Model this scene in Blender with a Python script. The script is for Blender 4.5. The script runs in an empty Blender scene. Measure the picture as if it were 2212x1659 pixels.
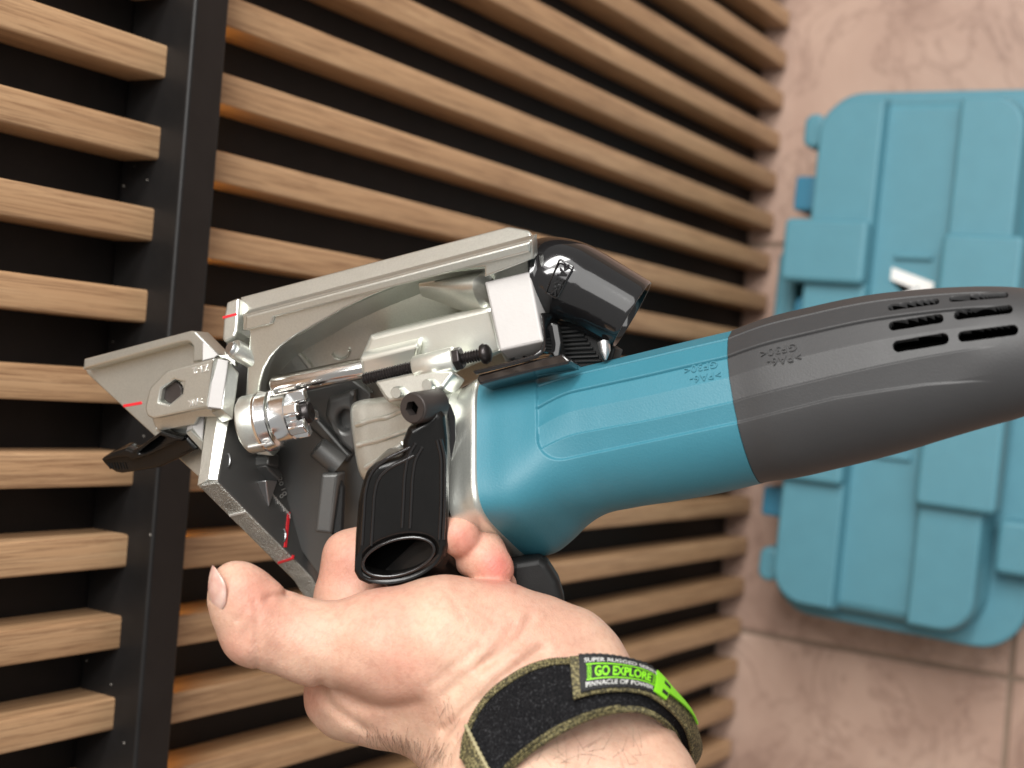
import bpy, bmesh, math, random
import numpy as np
from mathutils import Vector, Matrix
random.seed(7)
rng = np.random.default_rng(7)
sc = bpy.context.scene
COL = sc.collection

# ------------------------------------------------------------------ camera
# a phone held sideways, looking steeply down at a slatted wall that meets a tiled floor
HC = 1.154                     # height of the lens above the floor
WY = 0.46                      # front of the wall slats
PIT = math.radians(57.9)       # looking down by
ROL = math.radians(4.57)
F_ = np.array([0, math.cos(PIT), -math.sin(PIT)])
r0 = np.array([0, -math.sin(PIT), -math.cos(PIT)])
d0 = np.array([-1.0, 0, 0])
R_ = math.cos(ROL) * r0 - math.sin(ROL) * d0      # picture right
D_ = math.sin(ROL) * r0 + math.cos(ROL) * d0      # picture down
CAM = np.array([0, 0, HC])
FU = 2949.0
CX, CY = 1106.0, 829.5

cam_d = bpy.data.cameras.new('camera')
cam = bpy.data.objects.new('camera', cam_d)
COL.objects.link(cam)
M3 = Matrix(((R_[0], -D_[0], -F_[0]), (R_[1], -D_[1], -F_[1]), (R_[2], -D_[2], -F_[2])))
cam.matrix_world = Matrix.Translation(Vector(CAM)) @ M3.to_4x4()
cam_d.sensor_width = 36.0
cam_d.lens = 36.0 * FU / 2212.0
cam_d.clip_start = 0.02
cam_d.clip_end = 60
cam_d.dof.use_dof = True
cam_d.dof.focus_distance = 0.468
cam_d.dof.aperture_fstop = 10.5
sc.camera = cam

# ------------------------------------------------------------------ light
world = bpy.data.worlds.new("World"); sc.world = world
world.use_nodes = True
bg = world.node_tree.nodes['Background']
bg.inputs['Color'].default_value = (1.0, 0.985, 0.96, 1)
bg.inputs['Strength'].default_value = 0.35
sc.view_settings.view_transform = 'Standard'
sc.view_settings.look = 'None'
sc.view_settings.exposure = 0.0
sc.view_settings.gamma = 1.0

def area(name, loc, target, sx, sy, power, color=(1, 0.96, 0.9)):
    l = bpy.data.lights.new(name, 'AREA'); l.shape = 'RECTANGLE'
    l.size = sx; l.size_y = sy; l.energy = power; l.color = color
    o = bpy.data.objects.new(name, l); COL.objects.link(o)
    o.location = loc
    o.rotation_euler = (Vector(target) - Vector(loc)).to_track_quat('-Z', 'Y').to_euler()
    return o
area('overhead_light', (1.55, -0.20, 2.30), (0.0, 0.3, 0.75), 0.40, 1.6, 43, (1, 0.975, 0.94))
area('overhead_light', (0.80, -0.45, 2.70), (0.0, 0.3, 0.65), 0.30, 1.6, 27, (1, 0.985, 0.955))
area('overhead_light', (1.25, -1.00, 2.80), (0.2, 0.0, 0.75), 2.3, 2.3, 48, (1, 0.985, 0.96))  # added broad soft light, put in for bright reflections in the metal

# ------------------------------------------------------------------ helpers
def W3(p):
    p = np.asarray(p, float)
    return CAM + p[..., 0:1] * R_ + p[..., 1:2] * D_ + p[..., 2:3] * F_
def P(x, y, z):
    return np.array([(x - CX) / FU * z, (y - CY) / FU * z, z])
def ray(x, y):
    return np.array([(x - CX) / FU, (y - CY) / FU, 1.0])
def nrm(v):
    v = np.asarray(v, float); return v / np.linalg.norm(v)
def on_plane(x, y, p0, n):
    r = ray(x, y); return r * (np.dot(p0, n) / np.dot(r, n))
def on_world(x, y, axis, val):
    r = ray(x, y); w = r[0] * R_ + r[1] * D_ + r[2] * F_
    t = (val - CAM[axis]) / w[axis]
    return CAM + w * t

def tag(o, label=None, cat=None, group=None, kind=None):
    if label: o['label'] = label
    if cat: o['category'] = cat
    if group: o['group'] = group
    if kind: o['kind'] = kind
    return o
def empty(name, loc):
    o = bpy.data.objects.new(name, None); COL.objects.link(o); o.location = Vector(loc)
    o.empty_display_size = 0.02
    return o
def rootloc(parent):
    loc = np.zeros(3)
    while parent is not None:
        loc = loc + np.array(parent.location); parent = parent.parent
    return loc

def finish(me, name, mat, parent, smooth=35, bevel=0, bseg=2, flip=None):
    me.update()
    if isinstance(mat, (list, tuple)):
        for m in mat: me.materials.append(m)
    else:
        me.materials.append(mat)
    if smooth is not None:
        me.polygons.foreach_set('use_smooth', [True] * len(me.polygons))
        if smooth < 180: me.set_sharp_from_angle(angle=math.radians(smooth))
    o = bpy.data.objects.new(name, me); COL.objects.link(o)
    if parent is not None: o.parent = parent
    if bevel:
        b = o.modifiers.new('bevel', 'BEVEL'); b.width = bevel; b.segments = bseg
        b.limit_method = 'ANGLE'; b.angle_limit = math.radians(30)
        b.harden_normals = False
    return o

def mesh_w(name, V, Fc, mat, parent=None, **kw):
    """V in world coordinates"""
    V = np.asarray(V, float) - rootloc(parent)
    me = bpy.data.meshes.new(name)
    me.from_pydata(V.tolist(), [], Fc)
    return finish(me, name, mat, parent, **kw)
def mesh_c(name, V, Fc, mat, parent=None, **kw):
    """V in camera coordinates"""
    return mesh_w(name, W3(np.asarray(V, float)), Fc, mat, parent, **kw)

class MB:
    def __init__(s): s.V = []; s.F = []
    def add(s, V, F):
        k = len(s.V); s.V += [list(v) for v in V]; s.F += [[i + k for i in f] for f in F]
    def box(s, c, ax, ay, az, hx, hy, hz):
        c = np.array(c); ax = nrm(ax); ay = nrm(ay); az = nrm(az)
        V = [c + sx * hx * ax + sy * hy * ay + sz * hz * az for sz in (-1, 1) for sy in (-1, 1) for sx in (-1, 1)]
        s.add(V, [[0, 2, 3, 1], [4, 5, 7, 6], [0, 1, 5, 4], [2, 6, 7, 3], [0, 4, 6, 2], [1, 3, 7, 5]])
    def prism(s, top, off):
        """top: ring of points, off: vector to the other ring"""
        n = len(top); top = [np.array(t, float) for t in top]
        bot = [t + np.array(off) for t in top]
        F = [list(range(n)), list(range(2 * n - 1, n - 1, -1))]
        F += [[i, i + n, (i + 1) % n + n, (i + 1) % n] for i in range(n)]
        s.add(top + bot, F)
    def rings(s, rings, cap0=True, cap1=True, closed=True):
        n = len(rings[0]); V = [p for r in rings for p in r]; F = []
        for i in range(len(rings) - 1):
            for j in range(n if closed else n - 1):
                a = i * n + j; b = i * n + (j + 1) % n
                F.append([a, b, b + n, a + n])
        if cap0: F.append(list(range(n - 1, -1, -1)))
        if cap1: F.append([(len(rings) - 1) * n + j for j in range(n)])
        s.add(V, F)
    def lathe(s, p0, d, prof, n=48, cap0=True, cap1=True):
        p0 = np.array(p0, float); d = nrm(d)
        a = nrm(np.cross(d, [0.3, 0.9, 0.2])); b = np.cross(d, a)
        s.rings([[p0 + d * t + r * (math.cos(2 * math.pi * j / n) * a + math.sin(2 * math.pi * j / n) * b) for j in range(n)] for t, r in prof], cap0, cap1)
    def tube(s, pts, r, n=8, cap=True):
        pts = [np.array(p, float) for p in pts]; rings = []
        prev = None
        for i, p in enumerate(pts):
            d = nrm(pts[min(i + 1, len(pts) - 1)] - pts[max(i - 1, 0)])
            if prev is None:
                a = np.cross(d, [0.21, 0.3, 0.93])
            else:
                a = prev - d * np.dot(prev, d)
            a = nrm(a); prev = a; b = np.cross(d, a)
            rr = r[i] if hasattr(r, '__len__') else r
            rings.append([p + rr * (math.cos(2 * math.pi * j / n) * a + math.sin(2 * math.pi * j / n) * b) for j in range(n)])
        s.rings(rings, cap, cap)
    def build(s, name, mat, parent=None, cam=True, **kw):
        V = np.array(s.V, float)
        me = bpy.data.meshes.new(name)
        if cam: V = W3(V)
        me.from_pydata((V - rootloc(parent)).tolist(), [], s.F)
        bm = bmesh.new(); bm.from_mesh(me)
        bmesh.ops.recalc_face_normals(bm, faces=bm.faces); bm.to_mesh(me); bm.free()
        return finish(me, name, mat, parent, **kw)

def rounded(pts, r, n=6):
    """round the corners of a closed polygon; r one radius or one per corner"""
    out = []; m = len(pts); pts = [np.array(p, float) for p in pts]
    for i in range(m):
        a, p, b = pts[i - 1], pts[i], pts[(i + 1) % m]
        ri = r[i] if hasattr(r, '__len__') else r
        if ri <= 0: out.append(p); continue
        u = nrm(a - p); v = nrm(b - p)
        ang = math.acos(max(-1, min(1, float(np.dot(u, v)))))
        t = min(ri / max(math.tan(ang / 2), 1e-3), 0.48 * np.linalg.norm(a - p), 0.48 * np.linalg.norm(b - p))
        rr = t * math.tan(ang / 2)
        c = p + nrm(u + v) * (rr / math.sin(ang / 2))
        s0 = p + u * t - c; s1 = p + v * t - c
        w = math.pi - ang
        if w < 1e-3: out.append(p); continue
        for k in range(n + 1):
            f = k / n
            out.append(c + (math.sin((1 - f) * w) * s0 + math.sin(f * w) * s1) / math.sin(w))
    return out

def crv_to_mesh(cu):
    o = bpy.data.objects.new('tmp', cu); COL.objects.link(o)
    dg = bpy.context.evaluated_depsgraph_get(); dg.update()
    me = bpy.data.meshes.new_from_object(o.evaluated_get(dg))
    bpy.data.objects.remove(o); bpy.data.curves.remove(cu)
    return me
def xf_mesh(me, M4):
    me.transform(M4)

def frame_on(p0, n, dirx):
    """4x4 (camera coordinates) with z = n, x = dirx laid in the plane"""
    n = nrm(n); x = nrm(np.array(dirx) - n * np.dot(dirx, n)); y = np.cross(n, x)
    return np.array([[x[0], y[0], n[0], p0[0]], [x[1], y[1], n[1], p0[1]], [x[2], y[2], n[2], p0[2]], [0, 0, 0, 1]])
C2W = np.eye(4); C2W[:3, 0] = R_; C2W[:3, 1] = D_; C2W[:3, 2] = F_; C2W[:3, 3] = CAM

def plate(name, loops, p0, n, th, mat, parent, bev=0.0006, bres=2, smooth=35):
    """flat part: loops (picture outlines laid on the plane p0,n facing the viewer), thickness going away"""
    n = nrm(n)
    A = frame_on(p0, n, np.array([1, 0, 0]))
    Ai = np.linalg.inv(A)
    cu = bpy.data.curves.new(name, 'CURVE'); cu.dimensions = '2D'; cu.fill_mode = 'BOTH'
    for lp in loops:
        q = [Ai @ np.append(on_plane(x, y, p0, n), 1) for x, y in lp]
        sp = cu.splines.new('POLY'); sp.points.add(len(q) - 1)
        for i, v in enumerate(q): sp.points[i].co = (v[0], v[1], 0, 1)
        sp.use_cyclic_u = True
    bev = min(bev, th * 0.4)
    cu.extrude = th / 2 - bev; cu.bevel_depth = bev; cu.bevel_resolution = bres; cu.offset = -bev
    me = crv_to_mesh(cu)
    A2 = A.copy(); A2[:3, 3] = p0 - n * th / 2
    M = C2W @ A2; M[:3, 3] -= rootloc(parent)
    xf_mesh(me, Matrix(M.tolist()))
    me.materials.clear()
    return finish(me, name, mat, parent, smooth=smooth)

def text_mesh(body, size, shear=0.0, extrude=0.0002, bold=0.0, spacing=1.0, align='CENTER'):
    cu = bpy.data.curves.new('t', 'FONT'); cu.body = body; cu.size = size; cu.shear = shear
    cu.extrude = extrude; cu.align_x = align; cu.align_y = 'CENTER'; cu.offset = bold; cu.space_character = spacing
    return crv_to_mesh(cu)
def text_on(name, body, x, y, p0, n, ux, uy, size_u, mat, parent, lift=0.0, extrude=0.0002, **kw):
    """text centred on picture point x,y of the plane; (ux,uy) reading direction in the picture"""
    c = on_plane(x, y, p0, n); q = on_plane(x + ux, y + uy, p0, n)
    me = text_mesh(body, size_u * c[2] / FU, extrude=extrude, **kw)
    A = frame_on(c + nrm(n) * lift, n, q - c)
    M = C2W @ A; M[:3, 3] -= rootloc(parent)
    xf_mesh(me, Matrix(M.tolist())); me.materials.clear()
    return finish(me, name, mat, parent, smooth=None)

# ------------------------------------------------------------------ materials
def mat_new(name):
    m = bpy.data.materials.new(name); m.use_nodes = True
    nt = m.node_tree; return m, nt, nt.nodes['Principled BSDF']
def ramp(nt, stops):
    r = nt.nodes.new('ShaderNodeValToRGB'); e = r.color_ramp.elements
    while len(e) < len(stops): e.new(0.5)
    for i, (p, c) in enumerate(stops):
        e[i].position = p; e[i].color = tuple(c) + (1,)
    return r
def noise(nt, scale, detail=4, rough=0.55, vec=None, dist=0.0):
    n = nt.nodes.new('ShaderNodeTexNoise'); n.inputs['Scale'].default_value = scale
    n.inputs['Detail'].default_value = detail; n.inputs['Roughness'].default_value = rough
    n.inputs['Distortion'].default_value = dist
    if vec is not None: nt.links.new(vec, n.inputs['Vector'])
    return n
def objco(nt, scale=(1, 1, 1), rand=False):
    t = nt.nodes.new('ShaderNodeTexCoord'); mp = nt.nodes.new('ShaderNodeMapping')
    mp.inputs['Scale'].default_value = scale
    nt.links.new(t.outputs['Object'], mp.inputs['Vector'])
    if rand:
        oi = nt.nodes.new('ShaderNodeObjectInfo'); m = nt.nodes.new('ShaderNodeMath'); m.operation = 'MULTIPLY'
        m.inputs[1].default_value = 40
        nt.links.new(oi.outputs['Random'], m.inputs[0]); nt.links.new(m.outputs[0], mp.inputs['Location'])
    return mp.outputs['Vector']
def bump(nt, b, height, strength, dist=0.0005):
    bp = nt.nodes.new('ShaderNodeBump'); bp.inputs['Strength'].default_value = strength
    bp.inputs['Distance'].default_value = dist
    nt.links.new(height, bp.inputs['Height']); nt.links.new(bp.outputs[0], b.inputs['Normal'])
    return bp
def simple(name, col, rough=0.5, metal=0.0, nscale=0, nstr=0.2, ndist=0.0003, var=0.0, spec=0.5, coat=0.0, rvar=0.0, speck=0):
    m, nt, b = mat_new(name)
    b.inputs['Base Color'].default_value = tuple(col) + (1,)
    b.inputs['Roughness'].default_value = rough; b.inputs['Metallic'].default_value = metal
    b.inputs['Specular IOR Level'].default_value = spec
    b.inputs['Coat Weight'].default_value = coat
    v = objco(nt)
    if nscale:
        n = noise(nt, nscale, 3, 0.6, v); bump(nt, b, n.outputs['Fac'], nstr, ndist)
    if var:
        n2 = noise(nt, speck or 60, 5, 0.65, v)
        r = ramp(nt, [(0.3, [c * (1 - var) for c in col]), (0.7, [min(1, c * (1 + var)) for c in col])])
        nt.links.new(n2.outputs['Fac'], r.inputs[0]); nt.links.new(r.outputs[0], b.inputs['Base Color'])
    if rvar:
        n3 = noise(nt, 90, 6, 0.7, v); mr = nt.nodes.new('ShaderNodeMapRange')
        mr.inputs['To Min'].default_value = max(0.02, rough - rvar); mr.inputs['To Max'].default_value = rough + rvar
        nt.links.new(n3.outputs['Fac'], mr.inputs['Value']); nt.links.new(mr.outputs[0], b.inputs['Roughness'])
    return m

MT = {}
MT['cast'] = simple('cast_aluminium', (0.655, 0.668, 0.618), 0.32, 0.84, 2600, 0.18, 0.0003, 0.06, rvar=0.05, speck=1300)
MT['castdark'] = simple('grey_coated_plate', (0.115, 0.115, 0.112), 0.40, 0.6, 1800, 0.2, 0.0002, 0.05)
MT['mach'] = simple('machined_aluminium', (0.46, 0.445, 0.435), 0.62, 0.2, 900, 0.25, 0.0002, 0.03)
MT['satin'] = simple('satin_aluminium', (0.80, 0.81, 0.745), 0.34, 0.75, 1500, 0.2, 0.0002, 0.04)
MT['sawn'] = simple('sawn_aluminium', (0.40, 0.40, 0.37), 0.42, 0.9, 1500, 1.0, 0.0009, 0.35)
MT['chrome'] = simple('chrome', (0.90, 0.905, 0.905), 0.17, 1.0, 500, 0.04, 0.0002)
MT['steel'] = simple('bright_steel', (0.72, 0.70, 0.67), 0.16, 1.0, 300, 0.05, 0.0002)
MT['zinc'] = simple('zinc_steel', (0.62, 0.63, 0.64), 0.30, 0.95, 700, 0.15, 0.0002)
MT['blacksteel'] = simple('black_oxide_steel', (0.035, 0.03, 0.03), 0.30, 0.65, 1500, 0.15, 0.0002, 0.2)
MT['browned'] = simple('browned_steel', (0.055, 0.046, 0.043), 0.42, 0.45, 2000, 0.2, 0.0002, 0.15)
MT['bgloss'] = simple('gloss_black_plastic', (0.009, 0.0085, 0.009), 0.12, 0.0, 160, 0.03, 0.0006, coat=0.7)
MT['bplastic'] = simple('black_plastic', (0.0055, 0.0052, 0.005), 0.20, 0.0, 2600, 0.06, 0.0002, 0.2, spec=0.42)
MT['bmatte'] = simple('matte_black_plastic', (0.008, 0.008, 0.008), 0.5, 0.0, 2600, 0.3, 0.0002, 0.2, spec=0.25)
MT['opening_shade'] = simple('opening_shade_black', (0.002, 0.002, 0.002), 0.9, spec=0.0)  # near-black colour standing in for the shade inside openings
MT['teal'] = simple('teal_plastic', (0.036, 0.178, 0.238), 0.50, 0.0, 1500, 0.3, 0.0003, 0.03, rvar=0.04)
MT['grip'] = simple('grey_plastic', (0.040, 0.040, 0.0415), 0.52, 0.0, 1700, 0.22, 0.0003, 0.05, rvar=0.05)
MT['red'] = simple('red_paint', (0.62, 0.02, 0.03), 0.4)
MT['white'] = simple('white_paint', (0.8, 0.8, 0.78), 0.45)
MT['engrave'] = simple('bright_engraving', (0.78, 0.77, 0.74), 0.3, 0.7)
MT['case'] = simple('case_plastic', (0.080, 0.235, 0.298), 0.5, 0.0, 500, 0.2, 0.0006, 0.04)
MT['casedark'] = simple('case_latch_plastic', (0.03, 0.17, 0.27), 0.45, 0.0, 500, 0.2, 0.0006)
MT['board'] = simple('black_board', (0.008, 0.0066, 0.0062), 0.6, 0.0, 300, 0.1, 0.0004, 0.25, spec=0.25)
MT['bar'] = simple('black_metal', (0.009, 0.0082, 0.008), 0.42, 0.0, 700, 0.08, 0.0003, 0.2, spec=0.3)
# ------------------------------------------------------------------ floor: tiles in mortar
def tile_mat():
    m, nt, b = mat_new('floor_tile_stone')
    v = objco(nt, (1, 1, 1), True)
    n1 = noise(nt, 5.5, 8, 0.62, v, 1.2)
    r1 = ramp(nt, [(0.28, (0.285, 0.182, 0.140)), (0.48, (0.400, 0.270, 0.212)), (0.62, (0.462, 0.322, 0.254)), (0.78, (0.530, 0.398, 0.320))])
    nt.links.new(n1.outputs['Fac'], r1.inputs[0])
    n2 = noise(nt, 9, 6, 0.6, v, 2.5)
    r2 = ramp(nt, [(0.47, (0, 0, 0)), (0.50, (1, 1, 1)), (0.53, (0, 0, 0))])
    nt.links.new(n2.outputs['Fac'], r2.inputs[0])
    mx = nt.nodes.new('ShaderNodeMixRGB'); mx.blend_type = 'MULTIPLY'
    mm = nt.nodes.new('ShaderNodeMath'); mm.operation = 'MULTIPLY'; mm.inputs[1].default_value = 0.38
    nt.links.new(r2.outputs[0], mm.inputs[0]); nt.links.new(mm.outputs[0], mx.inputs['Fac'])
    nt.links.new(r1.outputs[0], mx.inputs['Color1']); mx.inputs['Color2'].default_value = (0.40, 0.34, 0.33, 1)
    nt.links.new(mx.outputs[0], b.inputs['Base Color'])
    b.inputs['Roughness'].default_value = 0.42
    bump(nt, b, n1.outputs['Fac'], 0.08, 0.002)
    return m
tm = tile_mat()
grout = simple('tile_mortar', (0.235, 0.17, 0.125), 0.8, 0, 300, 0.3, 0.001, 0.1)
mb = MB(); mb.box((0, -0.6, -0.0325), (1, 0, 0), (0, 1, 0), (0, 0, 1), 2.6, 2.2, 0.03)
floor = mb.build('floor', grout, None, cam=False, smooth=None)
tag(floor, kind='structure')
l1 = on_world(1690, 530, 2, 0)[0]; l2 = on_world(1700, 1380, 2, 0)[0]
ty = on_world(2175, 1560, 2, 0)[1]
TP = abs(l1 - l2); TG = 0.0042
tme = None
for i in range(-3, 4):
    for j in range(-4, 2):
        cx = min(l1, l2) + TP * (i + 0.5); cy = ty + TP * (j + 0.5)
        if tme is None:
            mb = MB(); h = TP / 2 - TG / 2
            mb.prism(rounded([(-h, -h, 0), (h, -h, 0), (h, h, 0), (-h, h, 0)], 0.002, 2), (0, 0, -0.0085))
            o = mb.build('tile', tm, floor, cam=False, smooth=30, bevel=0.0012)
            tme = o.data
        else:
            o = bpy.data.objects.new('tile', tme); COL.objects.link(o); o.parent = floor
            b = o.modifiers.new('bevel', 'BEVEL'); b.width = 0.0012; b.segments = 2; b.limit_method = 'ANGLE'
        o.location = (cx, cy, 0.0)
        o.rotation_euler = (0, 0, 0)

# ------------------------------------------------------------------ slatted wall
def wood_mat():
    m, nt, b = mat_new('oak_foil')
    v = objco(nt, (75, 75, 1.6), True)
    n1 = noise(nt, 3.0, 8, 0.62, v, 0.8)
    r1 = ramp(nt, [(0.25, (0.390, 0.232, 0.122)), (0.46, (0.450, 0.280, 0.152)), (0.60, (0.490, 0.315, 0.176)), (0.8, (0.535, 0.360, 0.210))])
    nt.links.new(n1.outputs['Fac'], r1.inputs[0])
    v2 = objco(nt, (560, 560, 15), True)
    n2 = noise(nt, 1.0, 5, 0.75, v2, 0.5)
    r2 = ramp(nt, [(0.36, (0.48, 0.42, 0.39)), (0.54, (1.03, 1.03, 1.03))])
    nt.links.new(n2.outputs['Fac'], r2.inputs[0])
    mx = nt.nodes.new('ShaderNodeMixRGB'); mx.blend_type = 'MULTIPLY'; mx.inputs['Fac'].default_value = 0.85
    nt.links.new(r1.outputs[0], mx.inputs['Color1']); nt.links.new(r2.outputs[0], mx.inputs['Color2'])
    oi = nt.nodes.new('ShaderNodeObjectInfo'); r3 = ramp(nt, [(0, (0.90, 0.88, 0.86)), (1, (1.06, 1.05, 1.05))]); nt.links.new(oi.outputs['Random'], r3.inputs[0])
    m4 = nt.nodes.new('ShaderNodeMixRGB'); m4.blend_type = 'MULTIPLY'; m4.inputs['Fac'].default_value = 1
    nt.links.new(mx.outputs[0], m4.inputs['Color1']); nt.links.new(r3.outputs[0], m4.inputs['Color2'])
    nt.links.new(m4.outputs[0], b.inputs['Base Color'])
    b.inputs['Roughness'].default_value = 0.48
    bump(nt, b, n2.outputs['Fac'], 0.12, 0.0004)
    return m
wm = wood_mat()
wall = empty('slat_wall', (0, WY, 0))
tag(wall, 'wall panelling of vertical oak slats over black board with a black metal crossbar', 'wall')
X0 = on_world(485, 156, 1, WY)[0]; X1 = on_world(473, 324, 1, WY)[0]
SP = abs(X0 - X1); SW = SP * 0.405; SD = 0.0245
YB = WY - 0.016
zb1 = on_world(421 - 62, 829, 1, YB)[2]      # front top edge of the bar (middle of the picture)
zb0 = on_world(495 - 62, 829, 1, YB)[2]      # front lower edge
zs = on_world(374 - 62, 829, 1, WY)[2]       # lower end of the upper slats
zfl = 0.006
def slat(x, z0, z1, me=None):
    if me is None:
        mb = MB()
        mb.prism(rounded([(-SW / 2, 0, 0), (SW / 2, 0, 0), (SW / 2, SD, 0), (-SW / 2, SD, 0)], 0.0013, 3), (0, 0, z1 - z0))
        o = mb.build('slat', wm, None, cam=False, smooth=40)
        o.data.transform(Matrix.Identity(4))
    else:
        o = bpy.data.objects.new('slat', me); COL.objects.link(o)
    o.parent = wall; o.location = (x, 0, z0)
    return o
lo = None; up = None
dX = 0.0034
for k in range(-11, 31):
    x = X0 - SW / 2 - k * SP
    o = slat(x, zfl, zb0 + 0.01, lo); lo = o.data
    xo = x + dX
    o = slat(xo, zs, 2.2, up); up = o.data
mb = MB(); mb.box((0, WY + SD + 0.0062, 1.1), (1, 0, 0), (0, 1, 0), (0, 0, 1), 1.6, 0.006, 1.1)
mb.build('backing_board', MT['board'], wall, cam=False, smooth=None)
mb = MB()
mb.box((0, (YB + WY + SD) / 2, (zb0 + zb1) / 2), (1, 0, 0), (0, 1, 0), (0, 0, 1), 1.6, (WY + SD - YB) / 2 - 0.0005, (zb1 - zb0) / 2)
mb.build('crossbar', MT['bar'], wall, cam=False, smooth=30, bevel=0.0016, bseg=3)
# warm LED tape glued under the bar, close to the board
led, nt, b = mat_new('warm_led'); b.inputs['Emission Color'].default_value = (1.0, 0.53, 0.09, 1)
b.inputs['Emission Strength'].default_value = 15.0; b.inputs['Base Color'].default_value = (0.8, 0.6, 0.3, 1)
mb = MB()
for k in range(-11, 31):
    x = X0 - SW / 2 - (k + 0.5) * SP
    mb.box((x, WY + SD * 0.55, zb0 - 0.0015), (1, 0, 0), (0, 1, 0), (0, 0, 1), (SP - SW) / 2 - 0.001, 0.004, 0.0012)
mb.build('led_strip', led, wall, cam=False, smooth=None)

# ------------------------------------------------------------------ tool case on the floor
HT = 0.118
def cw(x, y, h=HT): return on_world(x, y, 2, h)
cl = cw(1712, 800); c1 = cw(1712, 215); c2 = cw(1670, 1300)
case = empty('tool_case', (float(cw(1950, 800)[0]), float(cw(1950, 800)[1]), 0))
tag(case, 'closed teal plastic tool case with ribbed lid lying on the tiled floor', 'tool case')
# own axes: a = along the wall side (picture downwards), b = away from the wall (picture right)
pA = cw(1757, 250); pB = cw(1652, 1250)
ca = pB - pA; ca[2] = 0; LEN = np.linalg.norm(ca); ca = ca / LEN
cb = np.array([-ca[1], ca[0], 0.0])
if np.dot(cb, np.array([0, -1, 0])) < 0: cb = -cb
def cq(x, y, h=HT):
    q = cw(x, y, h) - pA; return np.dot(q, ca), np.dot(q, cb)
def cwp(s, t, z): return pA * np.array([1, 1, 0]) + ca * s + cb * t + np.array([0, 0, z])
sTop = cq(1950, 196)[0]; sBot = cq(1900, 1352)[0]
tR = cq(2150, 960)[1]; tR2 = cq(2205, 1395, 0.07)[1]
RIMH = 0.070
def slab(name, s0, s1, t0, t1, z0, z1, rad, mat, bev=0.004, taper=0.0):
    pts = rounded([(s0, t0, 0), (s1, t0, 0), (s1, t1, 0), (s0, t1, 0)], rad, 8)
    mb = MB()
    cs, ct = (s0 + s1) / 2, (t0 + t1) / 2
    ring0 = [cwp(cs + (p[0] - cs), ct + (p[1] - ct), z0) for p in pts]
    f = lambda p: cwp(p[0] - taper * np.sign(p[0] - cs), p[1] - taper * np.sign(p[1] - ct), z1)
    ring1 = [f(p) for p in pts]
    mb.rings([ring0, ring1])
    return mb.build(name, mat, case, cam=False, smooth=40, bevel=bev, bseg=3)
e = 0.006
slab('tray', sTop - e, sBot + e, -e, tR2, 0.004, RIMH - 0.004, 0.035, MT['case'], 0.004)
slab('lid_rim', sTop - e - .003, sBot + e + .003, -e - .003, tR2 + .003, RIMH - 0.004, RIMH + 0.008, 0.036, MT['case'], 0.003)
g1 = cq(1862, 800)[1]; g2 = cq(1995, 800)[1]
y1 = cq(1800, 470)[0]; y2 = cq(1770, 1048)[0]
tS = [0.0, g1, g2, tR]
ZL = HT - 0.015
slab('lid', sTop, sBot, 0.0, tR, RIMH + 0.008, ZL, 0.032, MT['case'], 0.006, 0.006)
gp = 0.004
# outer panels, the sunk middle channel and the raised centre bands
slab('lid_panel', sTop + .003, sBot - .003, 0.003, g1 - gp, ZL - .002, HT - 0.0035, [.028, .028, .002, .002], MT['case'], 0.003, .002)
slab('lid_panel', sTop + .003, sBot - .003, g2 + gp, tR - .003, ZL - .002, HT - 0.0035, [.002, .002, .024, .024], MT['case'], 0.003, .002)
yh0 = cq(1790, 612)[0]; yh1 = cq(1790, 900)[0]
slab('lid_band', y1 + .002, yh0, -.012, g1 - gp - .001, ZL - .002, HT + 0.007, 0.005, MT['case'], 0.0035)
slab('lid_band', yh1, y2 - .002, -.012, g1 - gp - .001, ZL - .002, HT + 0.007, 0.005, MT['case'], 0.0035)
slab('lid_band', y1 + .010, y2 + .004, g2 + gp + .001, tR + .006, ZL - .002, HT + 0.007, 0.005, MT['case'], 0.0035)
# carrying handle bay in the middle of the wall side
slab('handle', yh0 - .03, yh1 + .03, -.034, -.016, 0.035, 0.075, 0.008, MT['case'], 0.004)
slab('handle_bay', yh0 + .010, yh1 - .010, -.004, g1 * .36, ZL - .002, ZL + .001, 0.008, MT['casedark'], 0.0008)  # thin sheet in darker teal, the recess's shade put into its colour
# logo field
ly0 = cq(1960, 556)[0]; ly1 = cq(1950, 985)[0]
for (a0, a1, b0, b1) in ((ly0 - .004, ly0, g1 + .012, g2 - .006), (ly1, ly1 + .004, g1 + .012, g2 - .006)):
    slab('logo_frame', a0, a1, b0, b1, ZL - .002, ZL + .004, 0.001, MT['case'], 0.001)
me = text_mesh('Makita', (g2 - g1) * 0.90, shear=0.28, extrude=0.0006, bold=0.0022)
sx = (ly1 - ly0) * 0.88 / max(v.co.x * 2 for v in me.vertices)
cc = cwp((ly0 + ly1) / 2 - (ly1 - ly0) * .045, (g1 + g2) / 2 + .002, ZL + 0.001)
Mx = np.eye(4); xd = ca; zd = np.array([0, 0, 1.0]); yd = np.cross(zd, xd)
Mx[:3, 0] = xd * sx; Mx[:3, 1] = yd; Mx[:3, 2] = zd; Mx[:3, 3] = cc - np.array(case.location)
me.transform(Matrix(Mx.tolist())); me.materials.clear()
finish(me, 'logo_lettering', MT['white'], case, smooth=None)
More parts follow.
